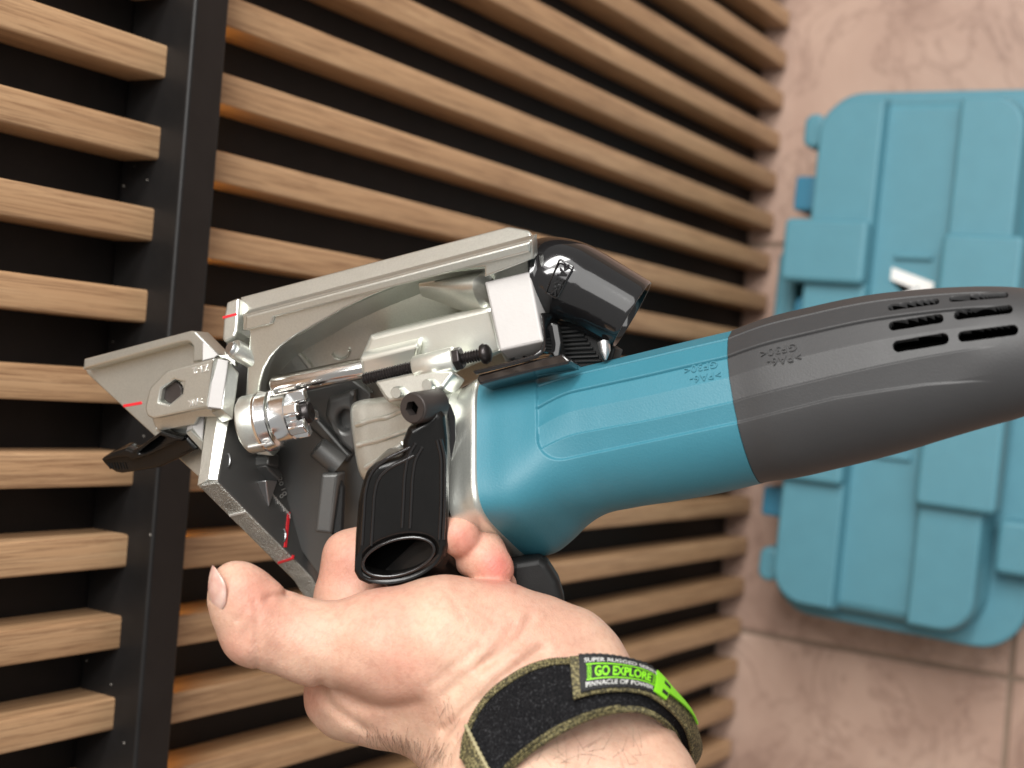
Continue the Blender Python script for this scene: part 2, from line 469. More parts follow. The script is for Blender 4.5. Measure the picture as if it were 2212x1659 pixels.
# hinges and latches
for (py0, py1, w, z0, z1) in ((365, 442, .016, .03, .085), (1068, 1135, .016, .03, .085)):
    a0 = cq(1740, py0)[0]; a1 = cq(1740, py1)[0]
    slab('latch', a0, a1, -w - e, -e + .001, z0, z1, 0.003, MT['casedark'], 0.002)
for py in (268, 1243):
    a0 = cq(1750, py)[0]
    slab('hinge_boss', a0 - .014, a0 + .014, -.011 - e, 0.0, .05, .092, 0.008, MT['case'], 0.003)
a0 = cq(2180, 1122, .09)[0]; a1 = cq(2180, 1240, .09)[0]
slab('front_latch', a0, a1, tR + .004, tR2 + .020, .03, .100, 0.005, MT['case'], 0.004)

# dust flakes that settled on the crossbar and the board
mb = MB()
for k in range(20):
    x = rng.uniform(-.30, .30); y = rng.uniform(YB + .002, WY + SD); sz = rng.uniform(.0002, .00055)
    a = rng.uniform(0, 3.1); c = np.array([x, y, zb1 + sz * .3])
    mb.box(c, (math.cos(a), math.sin(a), 0), (-math.sin(a), math.cos(a), 0), (0, 0, 1), sz, sz * .6, sz * .3)
o = mb.build('dust', simple('dust_flakes', (0.30, 0.28, 0.25), 0.9), wall, cam=False, smooth=None); tag(o, kind='stuff')
# ------------------------------------------------------------------ the power tool
A0 = P(1100, 985, .470); B0 = P(2270, 760, .413)
AX = nrm(B0 - A0)
NE = np.array([0, 0, -1.0]); NE = nrm(NE - AX * np.dot(NE, AX))      # towards the viewer
UP = np.cross(NE, AX)                                               # picture up
if UP[1] > 0: UP = -UP
def zs_(x): return 0.470 - (x - 1100) * 4.9e-5
def pn(x, y, off=0.0, a=0.0, b=0.0):
    """plane through picture point x,y, off metres nearer than the tool axis; tilt a along the axis, b upwards"""
    return P(x, y, zs_(x) - off), nrm(NE + a * AX + b * UP)
tool = empty('plate_joiner', W3(P(1100, 985, .470)))
tag(tool, 'teal and grey plate joiner power tool with bare aluminium front held in the hand', 'power tool')
T = tool

def contour_loft(stations, zoff=0.0):
    """stations: (xt,yt,xb,yb) picture points of the upper and lower outline -> (centre, radius)"""
    out = []
    for s in stations:
        xt, yt, xb, yb = s[:4]
        zm = zs_((xt + xb) / 2) - zoff
        a = P(xt, yt, zm); b = P(xb, yb, zm)
        out.append(((a + b) / 2, np.linalg.norm(a - b) / 2))
    return out
def resample(st, n, dense=None):
    st = np.array(st, float)
    d = np.r_[0, np.cumsum(np.linalg.norm(np.diff((st[:, :2] + st[:, 2:4]) / 2, axis=0), axis=1))]
    t = np.linspace(0, d[-1], n)
    if dense is not None: t = np.interp(np.linspace(0, 1, n), dense[0], np.array(dense[1]) * d[-1])
    out = np.zeros((n, st.shape[1]))
    for c in range(st.shape[1]):
        # smooth interpolation (catmull style through pchip-like slopes)
        y = st[:, c]; m = np.gradient(y, d)
        k = np.clip(np.searchsorted(d, t, side='right') - 1, 0, len(d) - 2)
        h = d[k + 1] - d[k]; u = (t - d[k]) / h
        out[:, c] = (2*u**3-3*u**2+1)*y[k] + (u**3-2*u**2+u)*h*m[k] + (-2*u**3+3*u**2)*y[k+1] + (u**3-u**2)*h*m[k+1]
    return out
def sm(pts, n):
    pts = np.array(pts, float); d = np.r_[0, np.cumsum(np.linalg.norm(np.diff(pts[:, :2], axis=0), axis=1))]; t = np.linspace(0, d[-1], n)
    out = []
    for c in range(pts.shape[1]):
        y = pts[:, c]; m = np.gradient(y, d); k = np.clip(np.searchsorted(d, t, side='right') - 1, 0, len(d) - 2)
        h = d[k + 1] - d[k]; u = (t - d[k]) / h
        out.append((2*u**3-3*u**2+1)*y[k] + (u**3-2*u**2+u)*h*m[k] + (-2*u**3+3*u**2)*y[k+1] + (u**3-u**2)*h*m[k+1])
    return np.stack(out, 1)
def sst(e0, e1, x):
    t = np.clip((x - e0) / (e1 - e0), 0, 1); return t * t * (3 - 2 * t)

# ---- motor housing (teal) and rear grip (grey), turned shapes with flats, a raised panel and cooling slots
# phi: 0 faces the viewer, positive downwards in the picture
RIDG = np.radians([-118, -92, -66, -44, -26, -8, 13.5])
def flats(phi):
    f = np.ones_like(phi)
    for a, b in zip(RIDG[:-1], RIDG[1:]):
        m = (phi >= a) & (phi < b); mid = (a + b) / 2; hw = (b - a) / 2
        f[m] = (math.cos(hw) / np.cos(phi[m] - mid))
    return f
NF = lambda s: 1.0 - .0 * (1 - sst(1100, 1450, (s[0] + s[2]) / 2))
ROT = math.radians(-34)
phis_ = np.radians(np.concatenate([np.linspace(-180, -100, 50, endpoint=False), np.linspace(-100, 20, 400, endpoint=False), np.linspace(20, 180, 110, endpoint=False)]))
NPH = len(phis_)
def body(name, st, nphi, ns, expo, panel_from, mat, slots=(), shademat=None, step=-0.0007, closed_end=False, skew=lambda s: 0.0, dense=None):
    st = resample(st, ns, dense)
    nphi = NPH
    phis = phis_; V = np.zeros((ns, nphi, 3)); slotd = np.zeros((ns, nphi))
    for i, s in enumerate(st):
        (c, r) = contour_loft([s])[0]
        e = expo(s)
        cr = np.abs(np.cos(phis - ROT)) ** e + np.abs(np.sin(phis - ROT)) ** e
        rad = r * cr ** (-1 / e)
        mxr = np.max(np.abs(rad * np.sin(phis))); rad *= r / mxr
        pu = (s[0] + s[2]) / 2
        up = P(s[0], s[1], 1) - P(s[2], s[3], 1); up = nrm(up - AX * 0)
        ax = AX; u2 = nrm(up - ax * np.dot(up, ax)); ne = np.cross(u2, ax)
        if ne[2] > 0: ne = -ne
        def mk(rad): return c + np.cos(phis)[:, None] * rad[:, None] * (ne * NF(s) - AX * skew(s)) - np.sin(phis)[:, None] * rad[:, None] * u2
        q = mk(rad)
        w = panel_from(q[:, 0] / q[:, 2] * FU + CX, q[:, 1] / q[:, 2] * FU + CY, phis)
        gr = np.zeros_like(phis)
        for g in (-66, -44): gr += np.exp(-((phis - math.radians(g)) / .016) ** 2) * .0014
        gr += .0005 * (1 - sst(math.radians(-9), math.radians(-7.4), phis)) * np.clip((phis - math.radians(-26)) / .31, 0, 1)
        rad = rad * (1 + (flats(phis) - 1) * w) + (step - gr) * w
        V[i] = mk(rad)
    if slots:
        X = V[..., 0] / V[..., 2] * FU + CX; Y = V[..., 1] / V[..., 2] * FU + CY
        front = np.abs(phis)[None, :] < math.radians(80)
        for (xa, ya, xb, yb, hw) in slots:
            dx, dy = xb - xa, yb - ya; L2 = dx * dx + dy * dy
            t = np.clip(((X - xa) * dx + (Y - ya) * dy) / L2, 0.0, 1.0)
            dist = np.hypot(X - xa - t * dx, Y - ya - t * dy)
            dep = 1 - sst(hw - 1.0, hw + 1.5, dist)
            slotd = np.maximum(slotd, dep * front)
        Nn = np.zeros_like(V); 
        for i, s in enumerate(st):
            c, r = contour_loft([s])[0]; v = c - V[i]; v = v - AX * (v @ AX)[:, None]; Nn[i] = v / np.linalg.norm(v, axis=1)[:, None]
        V = V + Nn * slotd[..., None] * 0.006
    F = []; MI = []
    for i in range(ns - 1):
        for j in range(nphi):
            k = (j + 1) % nphi
            F.append([i * nphi + j, i * nphi + k, (i + 1) * nphi + k, (i + 1) * nphi + j])
            MI.append(1 if slotd[i:i+2, [j, k]].mean() > 0.22 else 0)  # slot walls and floors get the black that stands for shade
    VV = V.reshape(-1, 3)
    if closed_end:
        F.append([(ns - 1) * nphi + j for j in range(nphi)]); MI.append(0)
    F.append([j for j in range(nphi - 1, -1, -1)]); MI.append(0)
    Vw = W3(VV) - rootloc(T)
    me = bpy.data.meshes.new(name); me.from_pydata(Vw.tolist(), [], F)
    bm = bmesh.new(); bm.from_mesh(me); bmesh.ops.recalc_face_normals(bm, faces=bm.faces); bm.to_mesh(me); bm.free()
    o = finish(me, name, [mat, shademat or MT['opening_shade']], T, smooth=50)
    me.polygons.foreach_set('material_index', MI)
    return o, V

teal_st = [(1030, 826, 1158, 1202), (1062, 826, 1176, 1203), (1100, 821, 1206, 1196), (1150, 813, 1236, 1170), (1200, 802, 1262, 1138),
           (1250, 790, 1300, 1112), (1310, 775, 1368, 1096), (1400, 753, 1470, 1080), (1490, 731, 1563, 1063), (1575, 711, 1653, 1042)]
def rc(a, b, r):
    return r - np.hypot(np.maximum(r - a, 0), np.maximum(r - b, 0))
def botline(x): return 989 + (x - 1235) * (912 - 989) / (1598 - 1235)
def tpanel(x, y, phis):
    d = rc(botline(x) - y, x - 1158 - np.abs(y - 870) * .02, 62.0)
    return sst(-2.5, 2.5, d) * (phis > math.radians(-125)) * (phis < 1.2)
TSK = lambda s: .0 * (1 - sst(1095, 1420, (s[0] + s[2]) / 2))
def texpo(s):
    x = (s[0] + s[2]) / 2
    return 2.0 + 3.0 * (1 - sst(1085, 1290, x))
o, VT = body('motor_housing', teal_st, 420, 320, texpo, tpanel, MT['teal'], skew=TSK)

grip_st = [(1576, 712, 1654, 1041), (1592, 706, 1668, 1038), (1640, 688, 1716, 1032), (1745, 661, 1820, 1009), (1878, 634, 1950, 976), (1977, 623, 2045, 947),
           (2076, 617, 2138, 920), (2142, 618, 2200, 903), (2211, 622, 2262, 880), (2290, 640, 2330, 850), (2340, 672, 2370, 815), (2370, 710, 2385, 775)]
slots = [(1924, 664, 2022, 651, 5), (1930, 704, 2028, 688, 8.5), (1941, 748, 2037, 732, 11),
         (2056, 646, 2172, 637, 4.5), (2070, 681, 2178, 668, 8), (2081, 727, 2188, 713, 10)]
def gpanel(x, y, phis):
    yb = np.interp(x, [1598, 1700, 1800, 1900, 2000, 2100, 2200], [912, 886, 861, 845, 831, 824, 824])
    return (1 - sst(2050, 2165, x)) * sst(-2.5, 2.5, yb - y) * (phis > math.radians(-125)) * (phis < 1.2)
o, VG = body('rear_grip', grip_st, 420, 560, lambda s: 2.0, gpanel, MT['grip'], slots, MT['opening_shade'], closed_end=True, step=-.0004, dense=([0, .2, .86, 1.0], [0, .37, .80, 1.0]))

# mould text standing on the flats
def surf_pt(VS, x, y):
    X = VS[..., 0] / VS[..., 2] * FU + CX; Y = VS[..., 1] / VS[..., 2] * FU + CY
    nph = VS.shape[1]
    d = (X - x) ** 2 + (Y - y) ** 2
    d[:, np.abs(phis_) > 1.4] = 1e9
    i, j = np.unravel_index(np.argmin(d), d.shape)
    i = min(max(i, 3), VS.shape[0] - 4)
    n = np.cross(VS[i + 3, j] - VS[i - 3, j], VS[i, (j + 3) % nph] - VS[i, j - 3]); n = nrm(n)
    if n[2] > 0: n = -n
    return VS[i, j], n
for (VS, x, y, t, s, m) in ((VT, 1524, 814, '>PA6-', 25, 'teal'), (VT, 1514, 793, 'GF30<', 25, 'teal'), (VG, 1694, 776, '>PA6-', 27, 'grip'), (VG, 1682, 756, 'GF30<', 27, 'grip')):
    p, n = surf_pt(VS, x, y)
    text_on('mould_text', t, x, y, p + n * .0002, n, -1, 0.20, s, MT[m], T, extrude=.00025, spacing=1.12)

# ---- gear housing: cast collar between motor and blade guard
col_st = [(962, 850, 1104, 1218), (992, 838, 1134, 1212), (1008, 828, 1146, 1210), (1029, 823, 1157, 1205), (1034, 829, 1160, 1200)]
def ring_sec(s, e, n=96, k=1.0, sk=0.0, nf=.8, rot=None):
    rot = ROT if rot is None else rot
    c, r = contour_loft([s])[0]
    ph = np.linspace(-math.pi, math.pi, n, endpoint=False)
    rad = r * (np.abs(np.cos(ph - rot)) ** e + np.abs(np.sin(ph - rot)) ** e) ** (-1 / e)
    rad *= k * r / np.max(np.abs(rad * np.sin(ph)))
    up = nrm(P(s[0], s[1], 1) - P(s[2], s[3], 1)); u2 = nrm(up - AX * np.dot(up, AX)); ne = np.cross(u2, AX)
    if ne[2] > 0: ne = -ne
    return c + np.cos(ph)[:, None] * rad[:, None] * (ne * nf - AX * sk) - np.sin(ph)[:, None] * rad[:, None] * u2
mb = MB(); mb.rings([ring_sec(s, 5.0, sk=.0, nf=1.0) for s in resample(col_st, 14)])
mb.build('gear_housing_collar', MT['cast'], T, smooth=50)
gear_st = [(790, 874, 808, 1034), (792, 866, 816, 1046), (800, 861, 832, 1053), (830, 856, 870, 1064), (885, 848, 928, 1085), (930, 838, 1010, 1110), (1000, 838, 1120, 1195)]
GV = [ring_sec(s, 4.5, sk=.12, rot=-.12) for s in resample(gear_st, 40)]
mb = MB(); mb.rings(GV); GV = np.array(GV)
mb.build('gear_housing', MT['cast'], T, smooth=60)
# small ribs and cast bosses on the gear housing
mb = MB()
p0, n = pn(840, 870, .026)
for (x, y, r, h) in ((858, 848, 13, .0012), (925, 832, 13, .0012)):
    mb.lathe(on_plane(x, y, p0, n), n, [(-.01, r * 1.6e-4), (h * .5, r * 1.6e-4), (h, r * 1.35e-4)], 32)
mb.build('cast_boss', MT['cast'], T, smooth=40)
p0, n = pn(860, 860, .0240, 0, .35)
plate('housing_cover', [rounded([(806, 822), (905, 800), (985, 800), (958, 838), (905, 858), (838, 868), (828, 858)], 6)], p0, n, .010, MT['cast'], T, .0012)

def drape(VS, x, y):
    X = VS[..., 0] / VS[..., 2] * FU + CX; Y = VS[..., 1] / VS[..., 2] * FU + CY
    d = (X - x) ** 2 + (Y - y) ** 2 + (VS[..., 2] - VS[..., 2].min()) * 4e4
    return VS[np.unravel_index(np.argmin(d), d.shape)]
for pl in ([(770, 918), (800, 908), (840, 900), (875, 884)], [(772, 962), (820, 950), (870, 934), (900, 925)], [(790, 1010), (830, 985), (870, 958)]):
    pp = sm([(x, y, 0) for x, y in pl], 16)
    mb = MB(); mb.tube([P(x, y, drape(GV, x, y)[2]) for x, y, _ in pp], .0009, 10); mb.build('housing_ridge', MT['cast'], T, smooth=80)
# ---- blade guard: long cast body with its edge strip, cut-out side and foot
# edge strip (faces picture up)
def lineup(x):   # lower edge of the strip
    return 677 + (x - 524) * (513 - 677) / (1147 - 524)
p0, nb = pn(820, 640, .012, 0, .55)
strip = rounded([(518, 641), (1098, 488), (1146, 497), (1150, 516), (524, 681)], [3, 22, 14, 2, 2])
plate('guard_edge', [strip], p0, nb, .012, MT['cast'], T, .0008, 3)
p0, nb2 = pn(505, 690, .010, 0, .4)
plate('guard_edge_block', [rounded([(489, 652), (517, 641), (512, 714), (506, 727), (483, 738), (479, 730), (482, 688)], 4)], p0, nb2, .012, MT['cast'], T, .0010, 3)
# red tick on the block
def bar_on(name, x0, y0, x1, y1, w, p0, n, mat, th=.00025, lift=.0002):
    dx, dy = x1 - x0, y1 - y0; L = math.hypot(dx, dy); nx, ny = -dy / L * w / 2, dx / L * w / 2
    return plate(name, [[(x0 + nx, y0 + ny), (x1 + nx, y1 + ny), (x1 - nx, y1 - ny), (x0 - nx, y0 - ny)]], p0 + nrm(n) * (lift), n, th + lift, mat, T, .00005, 1, smooth=None)
bar_on('red_mark', 481, 686, 511, 678, 5, p0, nb2, MT['red'])
# side frame with the large opening
p0, nf = pn(700, 720, .016, 0, -.32)
frame = [(524, 681), (1150, 516), (1152, 560), (1046, 600), (1046, 578), (1000, 583), (900, 600), (800, 640), (740, 668), (690, 697), (640, 725), (605, 750), (585, 772), (571, 798), (563, 830), (560, 858), (556, 900),
         (560, 952), (590, 986), (556, 984), (534, 968), (524, 940), (528, 880), (534, 790), (539, 716), (524, 714)]
plate('guard_side', [frame], p0, nf, .007, MT['cast'], T, .0008, 3)
# raised border on the side frame
p1, nf1 = p0 + nf * .0014, nf
border = [(530, 683), (1146, 521), (1146, 545), (715, 655), (591, 686), (587, 701), (540, 713), (528, 712)]
plate('guard_rim', [rounded(border, 4)], p1, nf1, .003, MT['cast'], T, .0008, 2)
# inside wall of the opening and its thickness
p0i, nfi = pn(760, 760, -.014, 0, -.6)
plate('guard_inner_wall', [[(548, 900), (548, 800), (575, 740), (660, 690), (830, 610), (1140, 540), (1150, 700), (1090, 790), (960, 860), (800, 905), (700, 925)]], p0i, nfi, .004, MT['cast'], T, .0008)
# sloped lip along the opening
lip = [(1046, 580), (1000, 585), (900, 602), (800, 642), (740, 670), (690, 699), (640, 727), (605, 752), (585, 774), (571, 800), (563, 832), (561, 860)]
mb = MB(); rA = []; rB = []
for (x, y) in lip:
    a = on_plane(x, y, p0 - nf * .0045, nf); b = on_plane(x + 22, y + 26, p0i + nfi * .001, nfi)
    rA.append(a); rB.append(b)
mb.rings([rA, rB, [q + np.array([0, 0, .003]) for q in rB], [q + np.array([0, 0, .003]) for q in rA]], False, False, closed=False)
mb.build('guard_lip', MT['cast'], T, smooth=50)
# rib and mould rings on the inner wall
mb = MB()
pi = p0i + nfi * .0005
q = lambda x, y, k=0.0: on_plane(x, y, pi, nfi) + nfi * k
mb.tube([q(628, 742), q(668, 790), q(684, 822)], [.0006, .0012, .0014], 8)
for rr in (12, ):
    mb.tube([q(735 + rr * 1.6 * math.cos(a), 760 + rr * 1.4 * math.sin(a), .0003) for a in np.linspace(-.2, 2.8, 14)], .0004, 6)
mb.build('cast_rib', MT['cast'], T, smooth=60)
# half-round swelling near the rear of the guard
mb = MB()
def bulge_ring(x, yt, yb, k):
    a = P(x, yt, zs_(x) - .013); b = P(x + 6, yb, zs_(x) - .004)
    out = []
    for t in np.linspace(0, 1, 15):
        m = a * (1 - t) + b * t
        out.append(m + nrm(NE + UP * .2) * math.sin(math.pi * t) * k)
    return out
mb.rings([bulge_ring(905, 612, 640, .001), bulge_ring(940, 606, 652, .004), bulge_ring(980, 598, 668, .008), bulge_ring(1020, 590, 680, .0105), bulge_ring(1044, 586, 682, .011)], False, False, closed=False)
mb.rings([bulge_ring(1044, 586, 682, .011), bulge_ring(1054, 590, 686, .006), bulge_ring(1062, 598, 690, .0)], False, False, closed=False)
mb.build('guard_swelling', MT['cast'], T, smooth=70)
# sliding block that carries the guide rod
ua = nrm(AX)
p0, nsb = pn(900, 720, .009, 0, -.10)
plate('slide_block', [rounded([(797, 724), (972, 681), (1062, 660), (1090, 760), (985, 805), (893, 822), (890, 800), (781, 826), (774, 776)], 5)], p0, nsb, .018, MT['satin'], T, .002, 3)
p1, nsb2 = pn(850, 770, .0125, 0, -.5)
plate('slide_block_flat', [rounded([(777, 774), (900, 744), (906, 752), (898, 798), (782, 826)], 4)], p1, nsb2, .006, MT['satin'], T, .0015, 3)
# bright milled pad
p0, npad = pn(1110, 670, .021, .05, .38)
plate('milled_pad', [rounded([(1046, 608), (1144, 585), (1173, 737), (1079, 758)], 4)], p0, npad, .016, MT['mach'], T, .0008, 2)
p0, nund = pn(1120, 765, .016, 0, -.8)
plate('pad_underside', [rounded([(1079, 757), (1172, 737), (1181, 765), (1150, 775), (1092, 785)], 4)], p0, nund, .010, MT['cast'], T, .0008, 2)
mb = MB(); pu = p0 + nund * .0002
mb.lathe(on_plane(1144, 762, pu, nund), nund, [(0, .0026), (.0006, .0026), (.0006, .0018), (-.0018, .0012)], 24)
mb.build('grub_screw', MT['blacksteel'], T, smooth=40)
mb = MB(); mb.lathe(on_plane(1104, 768, pu, nund), nund, [(0, .0016), (.0009, .0014), (.0013, .0006)], 20)
mb.build('pin_end', MT['zinc'], T, smooth=60)
# black rail bent round the rear of the pad
mb = MB()
bpath = [(1182, 682), (1185, 716), (1187, 745), (1182, 762), (1165, 774), (1120, 787), (1036, 808)]
zz = [.470, .468, .466, .464, .464, .466, .470]
a = [P(x, y, z - .020) for (x, y), z in zip(bpath, zz)]
mb.rings([[p + NE * .004 + UP * 0, p + np.array([-.0012, -.0012, 0]) + NE * .004, p + np.array([-.0012, -.0012, 0]) - NE * .012, p - NE * .012] for p in a], True, True)
mb.build('depth_rail', MT['bgloss'], T, smooth=40, bevel=.0005)
p0, nr_ = pn(1110, 800, .026, 0, .25)
plate('rail_foot', [rounded([(1033, 809), (1160, 775), (1215, 764), (1232, 778), (1226, 786), (1160, 800), (1086, 818), (1036, 831), (1029, 820)], 3)], p0, nr_, .012, MT['bgloss'], T, .0008, 2)

# ---- guide rod, stop screw, nut
mb = MB(); a = P(588, 836, .4865); b = P(800, 792, .4835)
mb.lathe(a, b - a, [(0, .0030), (.001, .0038), (np.linalg.norm(b - a), .0038)], 32)
mb.build('guide_rod', MT['steel'], T, smooth=40)
def thread(name, p, q, r, pitch, mat):
    L = np.linalg.norm(q - p); n = int(L / pitch); prof = [(0, r * .8)]
    for k in range(n):
        prof += [(pitch * (k + .12), r * .80), (pitch * (k + .45), r), (pitch * (k + .58), r), (pitch * (k + .9), r * .80)]
    prof += [(L, r * .8)]
    mb = MB(); mb.lathe(p, q - p, prof, 28); return mb.build(name, mat, T, smooth=25)
za = lambda x: zs_(x) - .0190
thread('stop_screw', P(786, 819, za(786)), P(895, 792, za(895)), .0021, .00098, MT['blacksteel'])
mb = MB(); a = P(896, 796, za(896) - .000); b = P(984, 776, za(984))
L = np.linalg.norm(b - a)
mb.lathe(a, b - a, [(0, .0036), (.0006, .0042), (L - .0004, .0044), (L, .0040)], 40); mb.build('screw_sleeve', MT['satin'], T, smooth=50)
mb = MB(); c = P(980, 777, za(980)); d = nrm(b - a)
mb.lathe(c, d, [(0, .0036), (.0004, .0040), (.0028, .0040), (.0032, .0036)], 6); mb.build('hex_nut', MT['blacksteel'], T, smooth=20, bevel=.0002)
thread('stop_screw', P(1000, 774, za(1000)), P(1042, 765, za(1042)), .0021, .00098, MT['blacksteel'])
mb = MB(); a = P(1040, 766, za(1040))
mb.lathe(a, d, [(0, .0018), (.0002, .0032), (.0012, .0036), (.0026, .0030), (.0033, .0018), (.0035, .0004)], 28); mb.build('screw_head', MT['blacksteel'], T, smooth=50)

# ---- dust nozzle, a bent glossy tube
mb = MB()
zc = lambda x: zs_(x) - .004
d1 = nrm(P(1230, 580, zc(1230)) - P(1160, 596, zc(1160)))
cen = [(1152, 598), (1180, 598), (1205, 602), (1232, 610), (1262, 624), (1300, 645), (1361, 680)]
hw = [79, 86, 89, 90, 88, 86, 84]
cs = sm([(x, y, r) for (x, y), r in zip(cen, hw)], 40)
pts = [P(x, y, zc(1160) - .0030 * ((x - 1152) / 209) ** 1.5) for x, y, r in cs]
def el_ring(i, k=1.0, shift=0.0, n=72):
    dd = nrm(pts[min(i + 1, 39)] - pts[max(i - 1, 0)]); dd = nrm(dd + 0.012 * NE * (i / 39.0))
    u = nrm(np.cross(dd, NE)); v = np.cross(u, dd); r = cs[i, 2] * pts[i][2] / FU * k
    return [pts[i] + dd * shift + r * (math.cos(a) * u + math.sin(a) * v) for a in np.linspace(0, 2 * math.pi, n, endpoint=False)]
R = [el_ring(i) for i in range(40)]
R += [el_ring(39, .985, .0006), el_ring(39, .945, .0006), el_ring(39, .925, .0)] + [el_ring(i, .91) for i in (36, 30, 22, 16)]
mb.rings(R, True, False); mb.build('dust_nozzle', MT['bgloss'], T, smooth=60)
mb = MB(); mb.rings([el_ring(0, 1.03, -.0012), el_ring(0, 1.05, 0), el_ring(0, 1.05, .0014), el_ring(0, 1.0, .0022)]); mb.build('nozzle_collar', MT['bgloss'], T, smooth=40)
# moulded plate with letters on the nozzle
i = 17; dd = nrm(pts[18] - pts[16]); c = P(1212, 604, pts[i][2] - .0138)
nn = nrm(NE + UP * .02 + AX * .02)
lx, ly = -24, 62
tab = rounded([(1230, 566), (1238, 575), (1210, 645), (1180, 632), (1206, 562)], 4)
tab = rounded([(1209, 560), (1239, 577), (1203, 645), (1179, 632)], 4)
ct = on_plane(1209, 604, c, nn)
mbv = [on_plane(x, y, c, nn) for x, y in tab]
fr = mbv + [mbv[0]]
mb = MB(); mb.tube(fr, .00035, 6, False); mb.build('nozzle_marking_frame', MT['bgloss'], T, smooth=60)
text_on('nozzle_marking', '>ABS<', 1209, 603, c, nn, -22, 50, 27, MT['bgloss'], T, lift=0.0, extrude=.0005, bold=.0001)
# ribbed rubber boot and vents seen between nozzle and motor
p0, nv = pn(1270, 740, .000, 0, .1)
plate('vent_backing', [rounded([(1190, 700), (1240, 700), (1330, 752), (1318, 790), (1200, 800)], 4)], p0, nv, .01, MT['bmatte'], T)
mb = MB()
for k in range(9):
    y = 706 + k * 9
    mb.tube([on_plane(1214 + k * 1.5, y + 4, p0, nv) + nv * .0008, on_plane(1252 + k * 6, y + 1, p0, nv) + nv * .0008], .0005, 6)
o = mb.build('vent_rib', MT['bmatte'], T, smooth=60); tag(o, kind='stuff')
p0, nv = pn(1203, 735, .012, .5, .1)
plate('rail_end_plate', [rounded([(1192, 695), (1207, 700), (1214, 740), (1206, 790), (1190, 760), (1186, 720)], 3)], p0, nv, .002, MT['bgloss'], T)
mb = MB(); c = P(1306, 758, zs_(1306) - .006); mb.lathe(c, nrm(UP * -.8 + NE * .3), [(-.003, .0022), (.0, .0020), (.0032, .0004)], 16); mb.build('wire_clip', MT['zinc'], T, smooth=40)
# ---- chrome turret stop with its foot
# foot boss of the guard (cast ring behind the knob)
ka = nrm(np.array([.955, -.20, -.235]))
kc = P(564, 912, zs_(560) - .014)
s = zs_(556) / FU
mb = MB(); mb.lathe(kc - ka * .0056, ka, [(0, 57 * s), (.0008, 62 * s), (.0057, 62 * s), (.0064, 60 * s)], 56)
mb.build('stop_foot', MT['cast'], T, smooth=40)
mb = MB()
mb.lathe(kc + ka * .0008, ka, [(0, 60 * s), (.0003, 64 * s), (7 * s, 64.5 * s), (8 * s, 63.5 * s), (9 * s, 64.5 * s), (30 * s, 61 * s), (33 * s, 58 * s), (35 * s, 51.5 * s), (38 * s, 50.5 * s),
                                (68 * s, 51 * s), (71 * s, 48 * s), (72 * s, 32 * s), (86 * s, 30 * s), (90 * s, 20 * s)], 80)
mb.build('stop_knob', MT['chrome'], T, smooth=30)
# three stepped wings on the knob
ku = nrm(np.cross(ka, [0.1, .3, 1])); kv = np.cross(ka, ku)
for k, (ang, h) in enumerate(((20, 34), (92, 26), (150, 32), (215, 22), (275, 34), (330, 24))):
    a = math.radians(ang); rd = math.cos(a) * ku + math.sin(a) * kv; td = np.cross(ka, rd)
    mb = MB(); mb.box(kc + ka * ((72 + h / 2) * s + .0004) + rd * 38 * s, rd, td, ka, 12 * s, 11 * s, (h / 2 + 3) * s)
    mb.build('knob_wing', MT['chrome'], T, smooth=30, bevel=.0005)
mb = MB(); mb.lathe(kc + ka * 88 * s, ka, [(0, 16 * s), (2 * s, 23 * s), (22 * s, 23 * s), (27 * s, 19 * s), (29 * s, 8 * s), (26 * s, 2 * s)], 32)
mb.build('knob_screw', MT['blacksteel'], T, smooth=40)
for (ang, t) in ((-64, 'R'), (-22, '0'), (20, '10'), (58, '20')):
    # numerals round the knob rim
    pass
def on_rim(ang_px, t, r):
    return None
kn = nrm(NE - ka * np.dot(NE, ka)); kd = np.cross(ka, kn)
if kd[1] < 0: kd = -kd
for (deg, body, rr, tt, sz) in ((-14, '0', 62.9, 20, 22), (44, '10', 62.9, 20, 22)):
    a = math.radians(deg); n = math.cos(a) * kn + math.sin(a) * kd
    c = kc + ka * (.0008 + tt * s) + n * rr * s
    me = text_mesh(body, sz * s, extrude=.0001, bold=.00008)
    A = frame_on(c, n, np.cross(ka, n) * -1)
    M = C2W @ A; M[:3, 3] -= rootloc(T); me.transform(Matrix(M.tolist())); me.materials.clear()
    finish(me, 'knob_numeral', MT['white'], T, smooth=None)
n = math.cos(math.radians(46)) * kn + math.sin(math.radians(46)) * kd
mb = MB(); mb.box(kc + ka * .000 + n * 63.6 * s, ka, np.cross(ka, n), n, .0034, .0003, .0002); mb.build('index_mark', MT['white'], T, smooth=None)

# ---- inner lower cavity: guide bosses, cap screw, block
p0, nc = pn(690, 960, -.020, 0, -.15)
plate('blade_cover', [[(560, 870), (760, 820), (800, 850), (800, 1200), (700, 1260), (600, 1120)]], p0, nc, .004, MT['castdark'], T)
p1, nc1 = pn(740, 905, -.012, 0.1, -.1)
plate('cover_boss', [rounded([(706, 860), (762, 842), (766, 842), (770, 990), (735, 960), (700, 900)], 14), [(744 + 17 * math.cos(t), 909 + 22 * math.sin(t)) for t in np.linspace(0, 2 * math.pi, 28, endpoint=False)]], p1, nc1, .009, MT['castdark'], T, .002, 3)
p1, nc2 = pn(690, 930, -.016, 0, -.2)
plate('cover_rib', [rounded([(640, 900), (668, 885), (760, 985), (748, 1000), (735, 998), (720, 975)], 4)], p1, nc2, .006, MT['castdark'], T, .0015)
mb = MB(); a = P(684, 965, .4985); b = P(733, 1004, .5000); L = np.linalg.norm(b - a)
